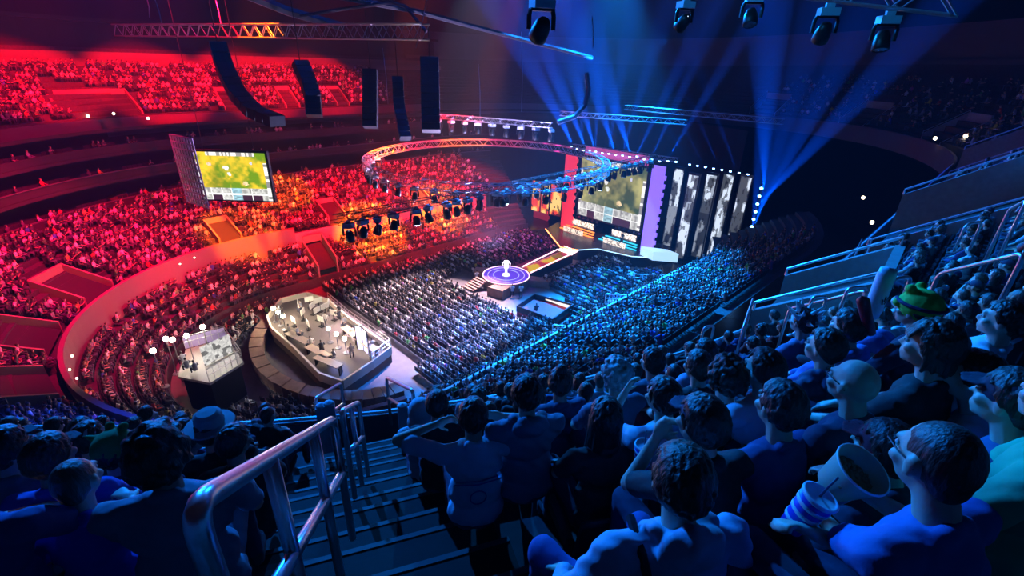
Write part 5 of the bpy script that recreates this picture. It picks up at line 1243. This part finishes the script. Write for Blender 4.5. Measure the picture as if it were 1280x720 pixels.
def hat_mesh():
    sp = TP[8]; me = blob('cap', [('e', sp['hp'](0, -.014, .045), (.087, .105, .078), sp['Rh'])] + [('c', sp['hp'](j * .016, .075, .035), sp['hp'](j * .014, .145 - abs(j) * .006, .02), .008, .007) for j in range(-4, 5)], .008, 2, 0, M_CLOTH); return me
HM = hat_mesh()
for i, (dist, (x, y, z, yw, wh)) in enumerate(cand[:N_IND]):
    k = int(rng.integers(10)); cw = rng.random(); ci = 0 if cw < .3 else 1 if cw < .48 else 2 if cw < .62 else 3 if cw < .78 else 4 if cw < .92 else 5 if cw < .96 else 6
    u, v, dd = proj((x, y, z + 1.15)); s_, t_ = to_st((x, y))
    side = 'left of the stairs' if aisle_x((x, y)) < -1 else ('right of the stairs' if s_ < 12 else 'between the stair mouths' if s_ < 20.5 else 'past the second stair mouth')
    ring = ' in the front rows' if (x * 0 + deck_delta(s_, t_)) < 2.7 else ' in the middle rows' if deck_delta(s_, t_) < 5.2 else ' in the back rows'
    lb = 'spectator with %s, %s clothes%s %s' % (HAIRN[k], COLN[ci][0], ring, side)
    hc = np.array([.03, .02, .015]) * (.5 + 3.5 * rng.random() ** 2)
    skn = SK[['p', 'p', 'm', 'd'][int(rng.integers(4))]]
    r0 = link_person(TP[k], (x, y, z), yw + rng.normal() * .12, lb, {'skin': skn, 'shirt': COLN[ci][1], 'trousers': (.03, .04, .08), 'hair': tuple(hc)}, lb.replace('spectator', 'spectators'), .94 + .1 * rng.random(), shoes=False)
    if k == 8: o = bpy.data.objects.new('cap', HM); C.objects.link(o); o.parent = r0; o.color = (.03, .04, .08, 1)
bpy.data.scenes.remove(WORK)
# ------------------------------------------------------------------ seats
def seat_proto():
    r0 = empty('stadium_seat', (0, 0, 0), 0, 'dark folding seat', 'seat')
    m = MB()
    prof = [(-.20, .43, .02), (-.1, .40, .0), (.1, .40, 0), (.2, .44, .02)]
    m.box((0, -.02, .415), (.44, .40, .06)); m.tube([(-.21, .19, .42), (.21, .19, .42)], .028, 8); m.build('seat', M_SEAT, r0)
    m = MB(); pts_ = []
    n_ = 8
    for j in range(6):
        z_ = .46 + .42 * j / 5; yb = -.24 - .07 * j / 5; wv = .225 - .0 * j - (.02 if j == 5 else 0)
        for i in range(n_ + 1):
            x_ = -wv + 2 * wv * i / n_; pts_.append((x_, yb - .03 * (1 - (x_ / .225) ** 2), z_))
    f_ = [(j * (n_ + 1) + i, j * (n_ + 1) + i + 1, (j + 1) * (n_ + 1) + i + 1, (j + 1) * (n_ + 1) + i) for j in range(5) for i in range(n_)]
    k0 = len(pts_); m.add(pts_ + [(a, b - .035, c) for a, b, c in pts_], f_ + [tuple(k0 + q for q in f)[::-1] for f in f_])
    m.tube([(-.225, -.25, .46), (-.225, -.32, .86), (-.2, -.335, .885), (-.1, -.35, .895), (.1, -.35, .895), (.2, -.335, .885), (.225, -.32, .86), (.225, -.25, .46)], .02, 8)
    m.build('backrest', M_SEAT, r0, False)
    for sx in (-1, 1):
        m = MB(); m.box((sx * .255, -.06, .62), (.045, .32, .035)); m.tube([(sx * .255, -.2, .6), (sx * .255, -.22, .0)], .02, 6); m.build('armrest', M_SEAT, r0)
    m = MB(); m.lathe([(.04, 0), (.046, .06), (.05, .065), (.05, .07), (.043, .068), (.037, .004), (.001, .004)], 14, Matrix.Translation((.255, .17, .6))); m.build('cup_holder', M_BLACK, r0)
    return r0
sproto = seat_proto(); first = True; SEATFAR = []; nseat = 0
near_s = []
for (x, y, z, yw, wh) in SEATS:
    dist = math.sqrt(x * x + y * y + (z + .6 - H) ** 2); q_ = proj((x, y, z + .8))
    if wh == 'upper' and dist < 6.5 and y > -1.5: near_s.append((dist, x, y, z, yw))
    else:
        SEATFAR.append((x, y, z, yw, wh))
near_s.sort()
for dist, x, y, z, yw in near_s:
    if dist < 1.35: continue
    q_ = proj((x, y, z + .8))
    if q_ is None or not (-80 < q_[0] < 1360 and q_[1] < 860): continue
    side = 'left of the stairs' if aisle_x((x, y)) < -1 else 'right of the stairs'
    ring = ['front', 'second', 'third', 'fourth', 'fifth', 'sixth', 'seventh', 'eighth', 'ninth', 'tenth'][max(0, min(9, int(round((deck_delta(*to_st((x, y))) - 1.35) / ROW))))]
    lb = 'dark folding stadium seat in the %s row from the rail, %s' % (ring, side)
    if first: r_ = sproto; r_.location = (x, y, z); r_.rotation_euler = (0, 0, yw); first = False; r_['label'] = lb; r_['group'] = lb.replace('seat', 'seats')
    else: r_ = dup(sproto, (x, y, z), (0, 0, yw), lb, lb.replace('seat', 'seats'))
    nseat += 1
print('near seats', nseat)
# ------------------------------------------------------------------ the stairs in front of the camera and their rails
M_NOSE = mat('stair_nosing', (.08, .075, .08), .6); M_STAIR = mat('stair_concrete', (.022, .012, .010), .85, bump=.3, scale=9, var=.5)
m = MB(); mn = MB(); A_ANG = math.atan2(-RD.x, RD.y)
RA = Matrix((RN, RD, UP)).transposed()
for i in range(0, 11):
    dl0 = 1.35 + ROW * i
    for half in (0, 1):
        dlc = dl0 + (.2125 if half else -.2125); z_ = tread(dl0) + (.265 if half else 0) + .012
        # find the point on the aisle's centre line with this distance from the rail
        lo, hi = -6.0, 14.0
        for _ in range(30):
            md = (lo + hi) / 2; p = R0 + RD * md - RN * .85
            if deck_delta(*to_st(p)) > dlc: lo = md
            else: hi = md
        p = R0 + RD * lo - RN * .85
        m.box((p.x, p.y, z_ - .2), (1.9, .47, .4), RA)
        q_ = p + RD * .225; mn.box((q_.x, q_.y, z_ - .012), (1.9, .035, .035), RA)
struct(m.build('floor_stairs', M_STAIR)); struct(mn.build('trim_stair_nosing', M_NOSE))
def rail_tube(paths, r_, label, name='handrail', m_=M_STEEL, group=None, n=12):
    r0 = empty(name, Vector(paths[0][1][0])); tag(r0, label, 'railing', group)
    for nm, pts in paths:
        m = MB()
        pts = [Vector(p) for p in pts]
        if len(pts) > 2:      # round the bends
            q_ = [pts[0]]
            for i in range(1, len(pts) - 1):
                a_, b_, c_ = pts[i - 1], pts[i], pts[i + 1]; rr = min(.09, (b_ - a_).length * .4, (c_ - b_).length * .4); p0 = b_ + (a_ - b_).normalized() * rr; p1 = b_ + (c_ - b_).normalized() * rr
                for j in range(5): t_ = j / 4; q_.append(p0.lerp(b_, t_).lerp(b_.lerp(p1, t_), t_))
            q_.append(pts[-1]); pts = q_
        m.tube(pts, r_, n); par(m.build(nm, m_, None, True), r0)
    return r0
def down(p, h_): return Vector((p[0], p[1], p[2] - h_))
tA = dep(237, 634, .86); tB = dep(416, 524, 2.75)
lA = dep(340, 722, 1.2); lB = dep(441, 566, 2.75)
mid = lambda a_, b_, f: a_.lerp(b_, f)
pf = [ .52, .80, 1.0]
posts = [('post', [mid(tA, tB, f), down(mid(tA, tB, f), 1.0)]) for f in (.28, .66)]
end = tB
rail_tube([('top_tube', [down(tA, 1.0), tA, tB, down(tB, 1.0)]), ('middle_tube', [mid(down(tA, .42), down(tB, .42), 0), mid(down(tA, .42), down(tB, .42), .5), down(tB, .42)])] + posts, .024, 'thick steel handrail nearest the camera, shining red and blue, in mid-stairs')
a_ = dep(427, 514, 4.0); b_ = dep(448, 503, 4.9)
rail_tube([('top_tube', [down(a_, 1.0), a_, b_, down(b_, 1.0)]), ('middle_tube', [down(a_, .45), down(b_, .45)]), ('post', [mid(a_, b_, .5), down(mid(a_, b_, .5), 1.0)])], .024, 'short steel handrail further down the middle of the stairs')
def hoop(u0, v0, u1, v1, d0, d1, hgt, label):
    a_, b_ = dep(u0, v0, d0), dep(u1, v1, d1); z_ = max(a_.z, b_.z)
    return rail_tube([('frame_tube', [down(a_, hgt), a_, b_, down(b_, hgt)]), ('middle_tube', [down(a_, hgt * .42), down(b_, hgt * .42)])], .026, label)
hoop(394, 498, 426, 479, 7.0, 8.0, 1.0, 'hooped blue-lit guard rail at the foot of the stairs, left side')
hoop(483, 472, 516, 488, 8.0, 6.8, 1.0, 'hooped blue-lit guard rail at the foot of the stairs, right side')
for k, (u, v) in enumerate(((401, 508), (411, 505), (503, 508))):
    p = dep(u, v, 6.6); m = MB(); m.box(p - UP * .4, (.14, .1, .8), (0, 0, .3)); m.lathe([(.07, 0), (.06, .03), (.001, .05)], 10, Matrix.Translation(p)); tag(m.build('guard_post', mat('post_paint', (.3, .4, .5), .5)), 'stout blue-lit post among the rails at the foot of the stairs', 'post', 'posts at the foot of the stairs')
# rail along the front parapet of the upper tier (near side only)
pts = [st(s, t) for s, t in ring_at(DECK_B, DECK_A)][:56]
m = MB(); m.tube([p + UP * 18.95 for p in pts], .035, 6); o = m.build('parapet_rail', M_RAILLIT); tag(o, 'long pale rail capping the front parapet of the near upper seating', 'railing')
# arched rails between the near rows on the right, and the sloping aisle rails
for k, (u, v, u2, v2, d_, lb) in enumerate(((1016, 371, 1034, 371, 6.4, 'small arched rail on the pale parapet, farther from the white headdress'), (1060, 360, 1084, 358, 6.4, 'small arched rail on the pale parapet, beside the noise sticks'), (1112, 350, 1140, 345, 5.4, 'arched rail among the heads between the two stair mouths'), (880, 409, 893, 407, 8.2, 'small arched rail at the front parapet'), (1208, 280, 1228, 277, 8, 'arched rail by the far stair mouth wall'))):
    a_, b_ = dep(u, v, d_), dep(u2, v2, d_); rail_tube([('frame_tube', [down(a_, .5), a_, b_, down(b_, .5)])], .022, lb)
for k, (u, v, d0, u2, v2, d1, lb) in enumerate(((1174, 342, 5.3, 1282, 316, 4.3, 'long sloping handrail among the heads at the right edge'), (987, 386, 7.6, 1084, 363, 6.2, 'long sloping rail on top of the pale parapet in front of the white headdress'), (930, 408, 7.5, 942, 372, 8.5, 'steep aisle handrail by the front parapet'), (1067, 323, 14, 1078, 298, 15, 'steep distant aisle handrail below the far stair mouth'), (1082, 322, 14, 1091, 297, 15, 'second steep distant aisle handrail below the far stair mouth'), (1262, 262, 6.5, 1284, 250, 6, 'short handrail at the right edge above the crowd'))):
    a_, b_ = dep(u, v, d0), dep(u2, v2, d1); rail_tube([('top_tube', [down(a_, .9), a_, b_, down(b_, .9)])], .022, lb)
insts = []
for (x, y, z, yw, wh) in FAR:
    k = int(rng.integers(4)); sc = .92 + .14 * rng.random()
    insts.append((x, y, z, yw + rng.normal() * .15, sc, k, clothes(rng), np.array([.03, .03, .05]) * (.5 + rng.random() * 2), skin_tone(), np.array([.03, .02, .015]) * (.4 + 3 * rng.random() ** 2)))
cr = merged('crowd', insts, M_ATTR); tag(cr, 'dense seated crowd filling the arena tiers and the floor seats', 'crowd', kind='stuff')
mb = MB()
for (x, y, z, yw, wh) in SEATFAR:
    Rm = Matrix.Rotation(yw, 3, 'Z'); p = Vector((x, y, z))
    mb.box(p + Rm @ Vector((0, -.26, .68)), (.46, .05, .42), Rm); mb.box(p + Rm @ Vector((0, -.05, .41)), (.44, .4, .05), Rm)
sr = mb.build('arena_seats', M_SEAT); tag(sr, 'dark folding seats in rows under the crowd', 'seats', kind='stuff')
